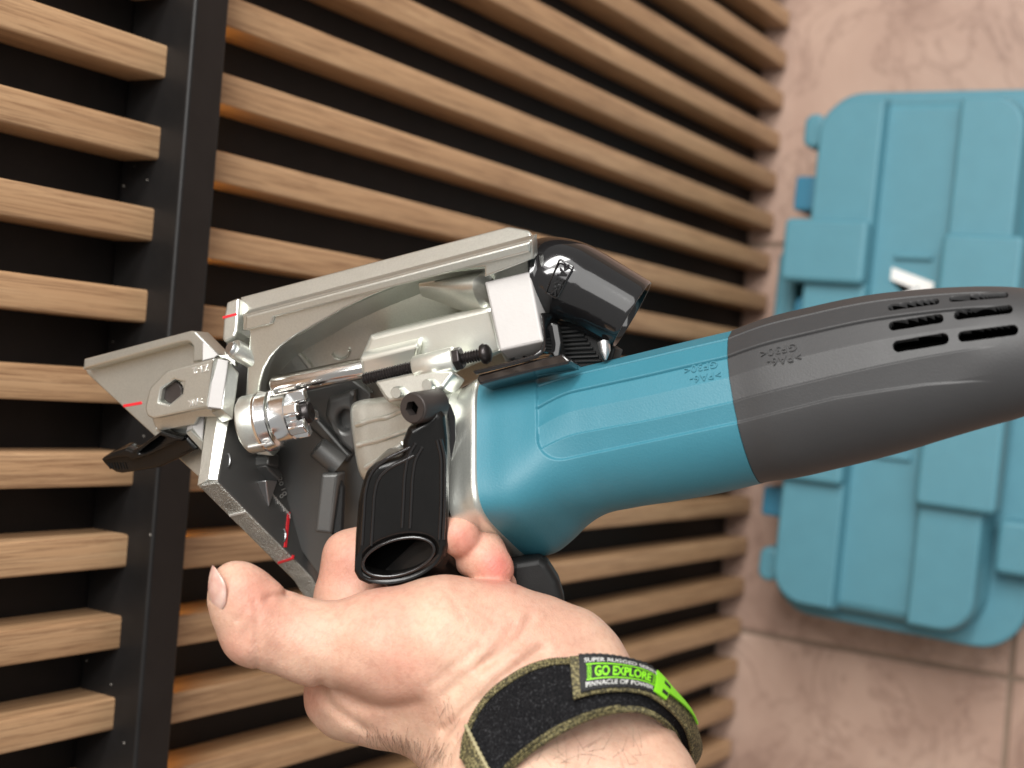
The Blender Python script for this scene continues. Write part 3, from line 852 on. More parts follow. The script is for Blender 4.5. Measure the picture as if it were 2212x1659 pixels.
mb.lathe(a, b - a, [(.0008, .0018), (0.0, .0021), (0, .0036), (.0006, .0042), (L, .0044)], 36, cap0=True); mb.build('cap_screw', MT['castdark'], T, smooth=40)
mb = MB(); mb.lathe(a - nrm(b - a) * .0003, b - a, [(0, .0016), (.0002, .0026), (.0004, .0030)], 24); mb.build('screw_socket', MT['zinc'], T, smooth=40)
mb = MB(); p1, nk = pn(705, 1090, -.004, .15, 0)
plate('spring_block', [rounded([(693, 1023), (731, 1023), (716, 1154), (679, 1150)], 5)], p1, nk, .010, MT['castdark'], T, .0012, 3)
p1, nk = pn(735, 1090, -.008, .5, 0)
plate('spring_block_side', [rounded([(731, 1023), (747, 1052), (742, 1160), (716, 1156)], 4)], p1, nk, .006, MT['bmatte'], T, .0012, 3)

# ---- fence: thick plate square to the axis, its dark rear face turned to the motor
# local axes of the fence plate
wd = nrm(on_plane(426, 1049, P(426, 1049, .490), np.array([0, 0, 1.])) - on_plane(445, 905, P(445, 905, .4975), np.array([0, 0, 1.])))
c00 = P(470, 1041, .4860)         # nearest corner of the rear face
e2 = nrm(P(674, 1245, .5250) - c00)                       # runs down and away
e1 = nrm(P(493, 905, .4960) - c00)                         # runs up
nfn = nrm(np.cross(e1, e2));
if nfn[0] < 0: nfn = -nfn
def fp(x, y): return on_plane(x, y, c00, nfn)
face = [(470, 1041), (493, 905), (498, 870), (560, 840), (700, 860), (800, 1000), (800, 1260), (700, 1290), (674, 1247)]
ring = [fp(x, y) for x, y in face]
thk = -(c00 - P(426, 1049, .4870))
# thickness vector: from rear face corner to front face corner
tv = P(427, 1050, .4872) - c00
mb = MB(); mb.prism(ring, tv)
o = mb.build('fence_plate', [MT['sawn'], MT['castdark']], T, smooth=25, bevel=.0007)
for pl in o.data.polygons:
    if len(pl.vertices) > 4: pl.material_index = 1
# bright rounded nose of the fence (the bar running up towards the clamp)
def bar3(name, pts, mat, z, off, bev=.0005):
    p0 = P(pts[0][0], pts[0][1], z)
a1, a2 = (426, 1049), (445, 902); b1, b2 = (449, 1036), (470, 900); d1_, d2_ = (469, 1037), (495, 902)
mb = MB()
za_, zb_ = .4872, .4972
mb.rings([[P(426, 1049, za_), P(450, 1036, za_ - .0012), P(470, 1038, za_ - .0010), P(476, 1046, za_ + .004), P(430, 1056, za_ + .005)],
          [P(446, 900, zb_), P(470, 898, zb_ - .0012), P(496, 900, zb_ - .0010), P(500, 903, zb_ + .005), P(450, 905, zb_ + .006)]])
mb.build('fence_nose', MT['cast'], T, smooth=15, bevel=.0003)
# marks
fn0 = c00 + nfn * .00035
def fbar(name, x0, y0, x1, y1, w, mat):
    dx, dy = x1 - x0, y1 - y0; L = math.hypot(dx, dy); nx, ny = -dy / L * w / 2, dx / L * w / 2
    mb = MB(); mb.prism([on_plane(x, y, fn0, nfn) for x, y in ((x0 + nx, y0 + ny), (x1 + nx, y1 + ny), (x1 - nx, y1 - ny), (x0 - nx, y0 - ny))], -nfn * .0004)
    return mb.build(name, mat, T, smooth=None)
fbar('red_mark', 625, 1106, 617, 1182, 5, MT['red'])
fbar('red_mark', 634, 1199, 633, 1207, 4, MT['red'])
# ticks across the sawn edge
en = nrm(np.cross(e2, tv)); 
if en[2] > 0: en = -en
ec = c00 + en * .0004
def ebar(name, x0, y0, x1, y1, w, mat):
    dx, dy = x1 - x0, y1 - y0; L = math.hypot(dx, dy); nx, ny = -dy / L * w / 2, dx / L * w / 2
    mb = MB(); mb.prism([on_plane(x, y, ec, en) for x, y in ((x0 + nx, y0 + ny), (x1 + nx, y1 + ny), (x1 - nx, y1 - ny), (x0 - nx, y0 - ny))], -en * .0006)
    return mb.build(name, mat, T, smooth=None)
ebar('red_mark', 600, 1217, 634, 1206, 4.5, MT['red'])
ebar('white_mark', 495, 1115, 530, 1107, 3.5, MT['engrave'])
# scale marks and depth figures on the fence face
mb = MB()
for k in range(13):
    x = 586 + k * 3.3; y = 1062 + k * 3.9
    l = 7 if k % 4 else 11
    mb.tube([on_plane(x, y, fn0, nfn), on_plane(x + 1, y + l, fn0, nfn)], .00022, 5)
o = mb.build('scale_mark', MT['engrave'], T, smooth=None); tag(o, kind='stuff')
for (x, y, t, sz) in ((605, 1040, '20', 20), (612, 1062, '10', 20), (607, 1072, '0', 18)):
    text_on('scale_figure', t, x, y, fn0, nfn, 5, 20, sz, MT['engrave'], T, lift=.0002, extrude=.0001)
# stop lug standing on the face
mb = MB()
for pts in ([(553, 985), (576, 985), (576, 1014), (552, 1008)],):
    q = [fp(x, y) for x, y in pts]; mb.prism([p + nfn * .006 for p in q], -nfn * .007)
q = [fp(x, y) for x, y in ((576, 1012), (552, 1008), (560, 1020), (582, 1040), (590, 1030))]
mb.prism([p + nfn * .005 for p in q], -nfn * .006)
q = [fp(x, y) for x, y in ((553, 1040), (583, 1040), (580, 1097), (571, 1082))]
mb.build('fence_lug', MT['castdark'], T, smooth=30, bevel=.0007)
mb = MB(); top = [fp(x, y) + nfn * h for x, y, h in ((556, 1040, .004), (582, 1040, .004), (580, 1095, .0003))]
bot = [fp(x, y) - nfn * .001 for x, y in ((556, 1040), (582, 1040), (580, 1095))]
mb.add(top + bot, [[0, 1, 2], [5, 4, 3], [0, 3, 4, 1], [1, 4, 5, 2], [2, 5, 3, 0]])
mb.build('fence_ramp', MT['zinc'], T, smooth=30, bevel=.0004)
for (x, y) in ((492, 994), (612, 1156)):
    mb = MB(); mb.tube([on_plane(x + 9 * math.cos(t) * .55, y + 14 * math.sin(t), fn0, nfn) for t in np.linspace(-1.4, 1.4, 12)], .0003, 5)
    mb.build("ejector_mark", MT['zinc'], T, smooth=60)

# ---- tilting fence (upper plate) with its clamp bracket, hinge and lever
p0, nt_ = pn(330, 830, -.008, -.10, .12)
outer = rounded([(181, 775), (411, 714), (421, 715), (473, 768), (500, 800), (500, 985), (427, 1029), (186, 808), (179, 800)], [3, 5, 3, 2, 3, 3, 3, 3, 2])
rim = rounded([(181, 775), (411, 714), (421, 715), (473, 768), (466, 776), (415, 783), (417, 748), (407, 737), (380, 742), (183, 796), (179, 800)], [3, 6, 4, 2, 1, 2, 8, 10, 4, 2, 3])
inner = rounded([(183, 796), (380, 742), (407, 737), (418, 748), (500, 760), (500, 985), (427, 1029), (189, 808)], 3)
plate('tilting_fence', [inner], p0 - nt_ * .004, nt_, .003, MT['cast'], T, .0005)
plate('tilting_fence_rim', [rim], p0 + nt_ * .002, nt_, .0085, MT['cast'], T, .0008, 3)
pr = p0 - nt_ * .004
dx = bar_on('red_mark', 266, 877, 306, 870, 6, pr, nt_, MT['red'])
# bevelled end facet of the rim
p1, nb_ = pn(450, 765, .004, .8, .3)
plate('rim_facet', [rounded([(438, 735), (472, 766), (463, 773), (438, 779)], 1)], p1, nb_, .003, MT['mach'], T, .0003)
# clamp bracket
p0, nk = pn(400, 840, .016, -.02, .02)
hexr = [(376, 820), (396, 826), (393, 850), (365, 874), (344, 868), (349, 840)]
brk = rounded([(359, 800), (464, 773), (450, 880), (331, 905), (316, 899), (312, 880), (322, 838)], [30, 2, 2, 12, 12, 24, 24])
plate('clamp_bracket', [brk, hexr], p0, nk, .0085, MT['cast'], T, .0009, 3)
p1, nk1 = pn(475, 830, .0155, .52, .05)
plate('clamp_facet', [rounded([(463, 773), (494, 779), (479, 884), (448, 880)], 1)], p1, nk1, .009, MT['mach'], T, .0004, 2)
p1, nk1 = pn(500, 840, .0122, 1.3, .05)
plate('clamp_facet', [rounded([(493, 779), (517, 806), (503, 906), (478, 884)], 1)], p1, nk1, .010, MT['cast'], T, .0004, 2)
mb = MB(); c = on_plane(370, 847, p0 - nk * .0024, nk)
mb.lathe(c - nk * .002, nk, [(0, .0042), (.0014, .0042), (.0018, .0038)], 36); mb.build('clamp_bolt', MT['browned'], T, smooth=40)
for (x, y, t, sz) in ((433, 797, 'Z1-2', 20), (422, 868, '>AK', 19)):
    text_on('cast_text', t, x, y, p0, nk, -1, .24, sz, MT['engrave'], T, lift=.0001, extrude=.0002, bold=.00009)
# lower layers of the bracket
p1, nk2 = pn(390, 905, .0065, 0, -.55)
plate('clamp_underside', [rounded([(327, 903), (448, 880), (505, 903), (478, 902), (430, 902), (422, 918), (345, 933), (334, 922)], 4)], p1, nk2, .008, MT['cast'], T, .0006, 2)
p1, nk2 = pn(390, 930, .000, 0, -.4)
plate('clamp_collar', [rounded([(332, 917), (345, 929), (404, 914), (420, 920), (410, 944), (378, 951), (360, 948)], 6)], p1, nk2, .006, MT['cast'], T, .0012, 3)
# little bright step next to the nose
p1, nk3 = pn(415, 915, .004, -.2, .0)
plate('fence_step', [rounded([(408, 893), (419, 890), (413, 930), (401, 936)], 1)], p1, nk3, .004, MT['mach'], T, .0004)
p1, nk3 = pn(430, 950, .003, .1, -.5)
plate('fence_step', [rounded([(401, 936), (413, 930), (440, 955), (436, 975), (430, 968)], 1)], p1, nk3, .004, MT['cast'], T, .0004)
p1, nk3 = pn(428, 925, .0028, .5, .0)
plate('fence_step', [rounded([(419, 890), (442, 898), (438, 954), (413, 930)], 1)], p1, nk3, .003, MT['mach'], T, .0004)
# hinge pin
hd = nrm(UP * .62 + NE * .9 - AX * .35)
c = P(504, 752, .4820)
mb = MB(); mb.lathe(c - hd * .010, hd, [(0, .0036), (.0090, .0036), (.0098, .0033)], 36); mb.build('hinge_knuckle', MT['cast'], T, smooth=40)
mb = MB(); mb.lathe(c - hd * .001 - AX * .0008, hd, [(0, .0026), (.0014, .0026), (.0020, .0021)], 30); mb.build('hinge_pin', MT['zinc'], T, smooth=40)
p1, nk3 = pn(502, 778, .0105, .3, .1)
plate('hinge_leaf', [rounded([(470, 768), (492, 764), (493, 764), (511, 764), (509, 792), (493, 778)], 1)], p1, nk3, .004, MT['cast'], T, .0004)
mb = MB()
# dark filler under the hinge, the guard's end wall
p1, nk3 = pn(512, 830, -.006, .2, -.1)
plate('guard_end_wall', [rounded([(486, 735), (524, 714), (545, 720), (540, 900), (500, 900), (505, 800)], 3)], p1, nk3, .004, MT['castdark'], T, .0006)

# ---- black locking lever
p0, nl = pn(330, 985, .000, -.05, -.25)
lev = [(345, 934), (322, 951), (300, 966), (286, 975), (276, 974), (270, 969), (258, 971), (238, 980), (224, 987), (217, 993), (220, 998), (230, 1010), (249, 1022), (262, 1024), (284, 1021), (341, 1012), (385, 992), (428, 972), (404, 944), (380, 945)]
hole = [(297, 980), (320, 961), (346, 941), (358, 945), (344, 960), (326, 973), (308, 980)]
plate('locking_lever', [rounded(lev, 5, 4)], p0, nl, .008, MT['bplastic'], T, .0015, 3)
p1 = p0 + nl * .0022
rimo = [(345, 934), (300, 966), (286, 975), (270, 969), (238, 980), (217, 993), (222, 996), (255, 989), (272, 988), (285, 995), (320, 985), (352, 970), (404, 946), (380, 944)]
plate('lever_rim', [rounded(rimo, 4, 4), rounded(hole, 2)], p1, nl, .005, MT['bplastic'], T, .0010, 3)
mb = MB()
for k in range(7):
    x = 234 + k * 6
    mb.tube([on_plane(x, 999, p0, nl) + nl * .0001, on_plane(x + 5, 1013, p0, nl) + nl * .0001], .0003, 6)
mb.build('lever_ribs', MT['bplastic'], T, smooth=60)
o = plate('lever_hole_shade', [rounded(hole, 2)], p0 + nl * .0003, nl, .001, MT['opening_shade'], T, .0001)  # thin black sheet painting the shade in the loop hole

# ---- auxiliary handle (black arch) with its socket screw
p0, nh = pn(870, 1150, .041, .27, -.10)
hout = [(868, 985), (868, 955), (880, 925), (915, 905), (945, 880), (960, 900), (966, 950), (967, 1000), (968, 1180), (962, 1205), (940, 1228), (880, 1250), (830, 1262), (795, 1266), (773, 1256), (763, 1238), (766, 1160), (772, 1085), (780, 1050), (790, 1020), (812, 1000), (840, 992)]
el = [(861 + 79 * math.cos(t) * math.cos(-.27) - 38 * math.sin(t) * math.sin(-.27), 1203 + 79 * math.cos(t) * math.sin(-.27) + 38 * math.sin(t) * math.cos(-.27)) for t in np.linspace(0, 2 * math.pi, 64, endpoint=False)]
plate('auxiliary_handle', [rounded(hout, 14, 6), el], p0, nh, .034, MT['bplastic'], T, .0026, 6, smooth=60)
o = plate('handle_hollow_shade', [[(x, y) for x, y in el]], p0 - nh * .009, nh, .002, MT['opening_shade'], T, .0001)  # black sheet set in the mouth, painted shade of the deep hollow
# bead round the mouth
mb = MB(); q = [on_plane(x, y, p0, nh) + nh * .00015 for x, y in el]
mb.tube(q + [q[0], q[1]], .0006, 8, False); mb.build('handle_mouth_bead', MT['bgloss'], T, smooth=80)
# raised ribs down the face
def rib(pts, w):
    s2 = sm([(x, y, 0) for x, y in pts], 26); mb = MB()
    for sgn in (-1, 1):
        L = []
        for i in range(len(s2)):
            t = s2[min(i + 1, 25)] - s2[max(i - 1, 0)]; t = t / np.linalg.norm(t)
            L.append(on_plane(s2[i][0] - sgn * t[1] * w, s2[i][1] + sgn * t[0] * w, p0, nh))
        mb.tube(L, .00062, 8)
    return mb.build('handle_rib', MT['bgloss'], T, smooth=80)
rib([(792, 1178), (796, 1110), (800, 1060), (811, 1026), (836, 1002), (872, 984), (890, 975)], 10)
rib([(877, 1140), (880, 1080), (884, 1020), (890, 990), (905, 962)], 8.5)
rib([(953, 1165), (956, 1100), (957, 1030), (956, 985), (948, 950)], 4)
# far leg of the arch, behind the hand
p1, nh2 = pn(1170, 1250, .010, .32, .0)
plate('handle_far_leg', [rounded([(1100, 1214), (1166, 1204), (1184, 1218), (1208, 1256), (1220, 1296), (1217, 1350), (1100, 1350)], [4, 8, 16, 24, 16, 4, 4], 8)], p1, nh2, .018, MT['bmatte'], T, .0025, 4)
# lower body of the handle that runs back under the fingers
mb = MB()
mb.rings([[P(964, 1120, .444), P(970, 1190, .444), P(950, 1230, .446), P(830, 1268, .449), P(812, 1235, .452), P(930, 1120, .452)],
          [P(1010, 1180, .466), P(1042, 1262, .468), P(1030, 1295, .470), P(900, 1310, .476), P(880, 1260, .478), P(980, 1180, .476)]])
mb.build('handle_web', MT['bplastic'], T, smooth=40, bevel=.002, bseg=3)
# lug and socket screw
p1, nh3 = pn(925, 905, .022, .2, 0)
plate('handle_lug', [rounded([(940, 858), (955, 853), (966, 862), (977, 885), (976, 920), (972, 1000), (966, 1040), (950, 1040), (936, 960), (930, 890)], 8)], p1, nh3, .008, MT['bplastic'], T, .0016, 3)
p1, nh4 = pn(976, 930, .026, 1.1, 0)
plate('lug_face', [rounded([(962, 868), (974, 872), (985, 900), (987, 950), (978, 990), (968, 1080), (960, 1080), (962, 960)], 8)], p1, nh4, .002, MT['bgloss'], T, .0006, 3)
sd = nrm(np.array([-.50, .08, -.86]))
c0 = P(891, 882, .4320)
mb = MB(); mb.lathe(c0 - sd * .0135, sd, [(0, .0051), (.0126, .0051), (.0133, .0048), (.0135, .0044), (.0135, .0025), (.0095, .0025), (.0090, .0010)], 48, cap1=True)
mb.build('socket_screw', MT['browned'], T, smooth=35)
mb = MB(); mb.lathe(c0 + sd * .00012, sd, [(-.0034, .0026), (-.0034, .0026), (-.0004, .0027), (.0, .0030)], 6, cap1=False, cap0=True); mb.build('hex_socket', MT['opening_shade'], T, smooth=20)
# clear the round recess: a ring with six-sided hole
ring_o = [c0 + .0045 * (math.cos(a) * nrm(np.cross(sd, UP)) + math.sin(a) * np.cross(sd, nrm(np.cross(sd, UP)))) for a in np.linspace(0, 2 * math.pi, 48, endpoint=False)]
ring_i = []
for a in np.linspace(0, 2 * math.pi, 48, endpoint=False):
    k = (a % (math.pi / 3)) - math.pi / 6; r = .0025 * math.cos(math.pi / 6) / math.cos(k)
    ring_i.append(c0 + r * (math.cos(a) * nrm(np.cross(sd, UP)) + math.sin(a) * np.cross(sd, nrm(np.cross(sd, UP)))))
mb = MB(); mb.rings([[p + sd * .0000 for p in ring_o], [p + sd * .0003 for p in ring_o], [p + sd * .0003 for p in ring_i], [p - sd * .004 for p in ring_i]], False, False)
mb.build('screw_rim', MT['browned'], T, smooth=30)
# ------------------------------------------------------------------ the hand that holds the tool
def cap(X, a, b, ra, rb):
    a = np.array(a, np.float32); ab = np.array(b, np.float32) - a
    L2 = float(ab @ ab)
    px = X[0] - a[0]; py = X[1] - a[1]; pz = X[2] - a[2]
    t = np.clip((px * ab[0] + py * ab[1] + pz * ab[2]) / L2, 0, 1)
    return np.sqrt((px - t * ab[0]) ** 2 + (py - t * ab[1]) ** 2 + (pz - t * ab[2]) ** 2) - (ra + (rb - ra) * t)
def smin(a, b, k):
    h = np.clip(0.5 + 0.5 * (b - a) / k, 0, 1)
    return b + (a - b) * h - k * h * (1 - h)
def H(x, y, z, r): return (P(x, y, z), r)
def chain(X, pts, k=.004):
    d = None
    for (p, r), (q, s) in zip(pts[:-1], pts[1:]):
        c = cap(X, p, q, r, s); d = c if d is None else smin(d, c, k)
    return d
THUMB = [H(950, 1392, .4375, .0188), H(800, 1390, .4370, .0152), H(690, 1391, .4375, .0130), H(562, 1353, .4350, .0128), H(528, 1300, .4320, .0108), H(512, 1276, .4310, .0090)]
THENAR = [H(860, 1392, .4380, .0165), H(960, 1394, .4375, .0196), H(1080, 1405, .4400, .0190), H(1205, 1440, .4440, .0160)]
PALM = [H(745, 1502, .4650, .0138), H(800, 1490, .4580, .0160), H(1000, 1540, .4480, .0172), H(1120, 1560, .4400, .0205)]
PALM2 = [H(900, 1470, .4520, .0160), H(1060, 1480, .4460, .0200), H(1150, 1500, .4430, .0190)]
ARMA = [H(1140, 1470, .4420, .0195), H(1130, 1600, .4310, .0225), H(1105, 1760, .4180, .0250), H(1110, 1960, .4050, .0270)]
ARMB = [H(1235, 1448, .4440, .0158), H(1290, 1580, .4330, .0188), H(1340, 1720, .4210, .0225), H(1400, 1960, .4050, .0260)]
INDEX = [H(752, 1470, .4690, .0130), H(757, 1300, .4755, .0123), H(768, 1214, .4780, .0116), H(870, 1178, .4860, .0100), H(930, 1165, .4850, .0085)]
MIDD = [H(900, 1200, .4860, .0095), H(945, 1168, .4700, .0085), H(972, 1158, .4560, .0079), H(991, 1156, .4480, .0074)]
RING = [H(930, 1230, .4880, .0090), H(1000, 1190, .4660, .0084), H(1036, 1196, .4530, .0080), H(1064, 1226, .4485, .0073)]
LITT = [H(1000, 1270, .4880, .0080), H(1050, 1256, .4700, .0075), H(1081, 1262, .4600, .0065)]
BACK = [H(800, 1440, .4700, .0120), H(900, 1380, .4880, .0130), H(980, 1330, .4930, .0120), H(1010, 1270, .4920, .0100)]
CREASE = [  # picture polylines, depth, width (m)
    ([(548, 1300), (556, 1330), (553, 1380), (556, 1446)], .0007, .0009), ([(512, 1340), (530, 1318)], .0005, .0010), ([(520, 1405), (534, 1362), (540, 1340)], .0004, .0009),
    ([(616, 1286), (596, 1287), (575, 1294)], .0011, .0013),
    ([(962, 1579), (1037, 1513), (1081, 1471), (1126, 1436), (1168, 1406)], .0012, .0017), ([(1040, 1440), (1081, 1415), (1126, 1373), (1144, 1340)], .0010, .0020),
    ([(985, 1600), (1040, 1540), (1075, 1505)], .0009, .0012), ([(960, 1500), (1060, 1420), (1110, 1350)], .0005, .0014), ([(930, 1480), (1030, 1400), (1075, 1330)], .0004, .0012),
    ([(860, 1290), (890, 1310), (912, 1345)], .0004, .0009), ([(955, 1270), (985, 1300), (1000, 1340)], .0004, .0009), ([(905, 1265), (935, 1290), (950, 1330)], .0003, .0008),
    ([(692, 1480), (705, 1510), (735, 1540), (790, 1575)], .0010, .0016), ([(735, 1495), (770, 1520), (830, 1530), (900, 1518)], .0007, .0018),
    ([(590, 1350), (600, 1400), (610, 1430)], .0003, .0008), ([(636, 1300), (660, 1310), (700, 1312)], .0003, .0010)]
PULP = [H(522, 1272, .4310, .0086), H(574, 1291, .4315, .0062)]
def hand_sdf(X):
    d = chain(X, PALM, .010)
    d = smin(d, chain(X, PALM2, .010), .014)
    d = smin(d, chain(X, THENAR, .010), .008)
    d = smin(d, chain(X, ARMA, .010), .016)
    d = smin(d, chain(X, ARMB, .010), .014)
    d = smin(d, chain(X, THUMB, .0035), .0065)
    d = smin(d, chain(X, PULP), .0014)
    d = smin(d, chain(X, BACK, .006), .008)
    d = smin(d, chain(X, INDEX, .003), .004)
    for c in (MIDD, RING, LITT):
        d = smin(d, chain(X, c, .003), .0008)
    x = X[0] / X[2] * FU + CX; y = X[1] / X[2] * FU + CY
    near = np.abs(d) < .004
    if near.any():
        xs, ys, zz = x[near], y[near], X[2][near]; dd = d[near].copy()
        front = zz < .462
        for pts, dep, w in CREASE:
            best = np.full(xs.shape, 1e9, np.float32)
            for (xa, ya), (xb, yb) in zip(pts[:-1], pts[1:]):
                dx, dy = xb - xa, yb - ya; t = np.clip(((xs - xa) * dx + (ys - ya) * dy) / (dx * dx + dy * dy), 0, 1)
                best = np.minimum(best, (xs - xa - t * dx) ** 2 + (ys - ya - t * dy) ** 2)
            wu = w * FU / .43
            g = 1.35 * dep * (np.exp(-best / (wu * wu)) - 0.15 * np.exp(-best / (wu * wu * 5)))
            dd = dd + np.where(front, g, 0)
        # soft unevenness of flesh
        dd = dd + .00035 * np.sin(xs * .045 + 1.3 * np.sin(ys * .02)) * np.sin(ys * .05 + .8)
        d[near] = dd
    return np.maximum(d, X[1] - .158)
hstep = .00085
gx = np.arange(-.106, .078, hstep, dtype=np.float32); gy = np.arange(.034, .160, hstep, dtype=np.float32); gz = np.arange(.374, .515, hstep, dtype=np.float32)
XX = np.meshgrid(gx, gy, gz, indexing='ij')
Dg = hand_sdf([a for a in XX]); del XX
def surface_nets(D, org, h):
    S = D < 0; nx, ny, nz = D.shape
    cnt = np.zeros((nx - 1, ny - 1, nz - 1), np.int8)
    for i in (0, 1):
        for j in (0, 1):
            for k in (0, 1): cnt += S[i:nx - 1 + i, j:ny - 1 + j, k:nz - 1 + k]
    mix = (cnt > 0) & (cnt < 8); idx = -np.ones(cnt.shape, np.int64); I = np.argwhere(mix); idx[mix] = np.arange(len(I))
    acc = np.zeros((len(I), 3)); n = np.zeros(len(I))
    cs = [(i, j, k) for i in (0, 1) for j in (0, 1) for k in (0, 1)]
    for a in range(8):
        for b in range(a + 1, 8):
            if sum(abs(p - q) for p, q in zip(cs[a], cs[b])) != 1: continue
            ca_, cb_ = np.array(cs[a]), np.array(cs[b])
            da = D[tuple((I + ca_).T)]; db = D[tuple((I + cb_).T)]
            m = (da < 0) != (db < 0); t = np.where(m, da / np.where(m, da - db, 1), 0)[:, None]
            acc += np.where(m[:, None], ca_ + t * (cb_ - ca_), 0); n += m
    V = (I + acc / n[:, None]) * h + org
    Fs = []
    for ax in range(3):
        sl0 = [slice(None)] * 3; sl1 = [slice(None)] * 3; sl0[ax] = slice(0, -1); sl1[ax] = slice(1, None)
        s0, s1 = S[tuple(sl0)], S[tuple(sl1)]; E = np.argwhere(s0 != s1); u, v = [(1, 2), (2, 0), (0, 1)][ax]
        E = E[(E[:, u] > 0) & (E[:, v] > 0) & (E[:, u] < D.shape[u] - 1) & (E[:, v] < D.shape[v] - 1)]
        f = s0[tuple(E.T)]; eu = np.zeros(3, int); eu[u] = 1; ev = np.zeros(3, int); ev[v] = 1
        q = np.stack([idx[tuple((E - eu - ev).T)], idx[tuple((E - ev).T)], idx[tuple(E.T)], idx[tuple((E - eu).T)]], 1)
        q[~f] = q[~f][:, ::-1]; Fs.append(q)
    return V, np.concatenate(Fs)
HV, HF = surface_nets(Dg, np.array([gx[0], gy[0], gz[0]]), hstep); del Dg
# light smoothing of the net
for it in range(2):
    s_ = np.zeros_like(HV); c_ = np.zeros(len(HV))
    for a in range(4):
        b = (a + 1) % 4
        np.add.at(s_, HF[:, a], HV[HF[:, b]]); np.add.at(c_, HF[:, a], 1); np.add.at(s_, HF[:, b], HV[HF[:, a]]); np.add.at(c_, HF[:, b], 1)
    HV = HV * .5 + .5 * s_ / np.maximum(c_, 1)[:, None]

def skin_mat():
    m, nt, b = mat_new('skin')
    v = objco(nt)
    at = nt.nodes.new('ShaderNodeAttribute'); at.attribute_name = 'flush'
    n1 = noise(nt, 55, 5, 0.6, v, 0.4); n2 = noise(nt, 420, 4, 0.65, v)
    r1 = ramp(nt, [(0.30, (0.555, 0.335, 0.242)), (0.5, (0.615, 0.395, 0.290)), (0.70, (0.660, 0.448, 0.328))])
    nt.links.new(n1.outputs['Fac'], r1.inputs[0])
    mx = nt.nodes.new('ShaderNodeMixRGB'); mx.inputs['Color2'].default_value = (0.560, 0.185, 0.145, 1)
    nt.links.new(at.outputs['Fac'], mx.inputs['Fac']); nt.links.new(r1.outputs[0], mx.inputs['Color1'])
    r2 = ramp(nt, [(0.32, (0.82, 0.72, 0.70)), (0.55, (1, 1, 1))]); nt.links.new(n2.outputs['Fac'], r2.inputs[0])
    m2 = nt.nodes.new('ShaderNodeMixRGB'); m2.blend_type = 'MULTIPLY'; m2.inputs['Fac'].default_value = 0.5
    nt.links.new(mx.outputs[0], m2.inputs['Color1']); nt.links.new(r2.outputs[0], m2.inputs['Color2'])
    nt.links.new(m2.outputs[0], b.inputs['Base Color'])
    b.inputs['Roughness'].default_value = 0.47
    b.inputs['Specular IOR Level'].default_value = 0.35
    b.inputs['Subsurface Weight'].default_value = 0.22
    b.inputs['Subsurface Radius'].default_value = (1.0, 0.4, 0.22); b.inputs['Subsurface Scale'].default_value = 0.003
    # fine crossing skin lines
    gr = nt.nodes.new('ShaderNodeAttribute'); gr.attribute_name = 'grain'
    mp = nt.nodes.new('ShaderNodeMapping'); mp.inputs['Scale'].default_value = (90, 900, 500)
    nt.links.new(gr.outputs['Vector'], mp.inputs['Vector'])
    n3 = noise(nt, 1.0, 4, 0.7, mp.outputs[0], 1.0)
    vo = nt.nodes.new('ShaderNodeTexVoronoi'); vo.feature = 'DISTANCE_TO_EDGE'; vo.inputs['Scale'].default_value = 900; nt.links.new(v, vo.inputs['Vector'])
    ad = nt.nodes.new('ShaderNodeMath'); ad.operation = 'ADD'
    m3 = nt.nodes.new('ShaderNodeMath'); m3.operation = 'MULTIPLY'; m3.inputs[1].default_value = 0.5
    nt.links.new(vo.outputs['Distance'], m3.inputs[0]); nt.links.new(n3.outputs['Fac'], ad.inputs[0]); nt.links.new(m3.outputs[0], ad.inputs[1])
    bump(nt, b, ad.outputs[0], 0.36, 0.0008)
    return m
person = mesh_c('person', HV, HF.tolist(), skin_mat(), None, smooth=180)
tag(person, 'pale bare hand and forearm gripping the black handle, thumb pointing out to the left', 'person')
hx = HV[:, 0] / HV[:, 2] * FU + CX; hy = HV[:, 1] / HV[:, 2] * FU + CY
fl = np.zeros(len(HV))
for (x, y, r, a) in ((1075, 1225, 48, 1.0), (1005, 1165, 48, .7), (1108, 1262, 36, .4), (740, 1225, 90, .45), (555, 1290, 75, .48), (510, 1395, 55, .34), (640, 1340, 90, .25), (830, 1290, 90, .30),
                     (1120, 1320, 110, .22), (860, 1450, 90, .34), (780, 1480, 60, .2), (670, 1510, 40, .35), (1230, 1380, 60, .18), (960, 1270, 90, .16)):
    fl = np.maximum(fl, a * np.exp(-((hx - x) ** 2 + (hy - y) ** 2) / (r * r)))
at = person.data.attributes.new('flush', 'FLOAT', 'POINT'); at.data.foreach_set('value', fl.astype(np.float32))
gd = np.array([.62, -.785, 0]); gp = np.array([.785, .62, 0])
gv = np.stack([HV @ gd, HV @ gp, HV[:, 2]], 1).astype(np.float32)
at = person.data.attributes.new('grain', 'FLOAT_VECTOR', 'POINT'); at.data.foreach_set('vector', gv.ravel())
def skin_hit(x, y, z0=.380):
    d = ray(x, y); t = z0
    for _ in range(70):
        p = d * t
        v = float(hand_sdf([np.array([p[0]], np.float32), np.array([p[1]], np.float32), np.array([p[2]], np.float32)])[0])
        if abs(v) < 2e-5: break
        t += v * .9
        if t > .52: return None
    return d * t
def skin_n(p):
    e = 4e-4
    f = lambda q: float(hand_sdf([np.array([c], np.float32) for c in q])[0])
    return nrm([f(p + np.eye(3)[i] * e) - f(p - np.eye(3)[i] * e) for i in range(3)])
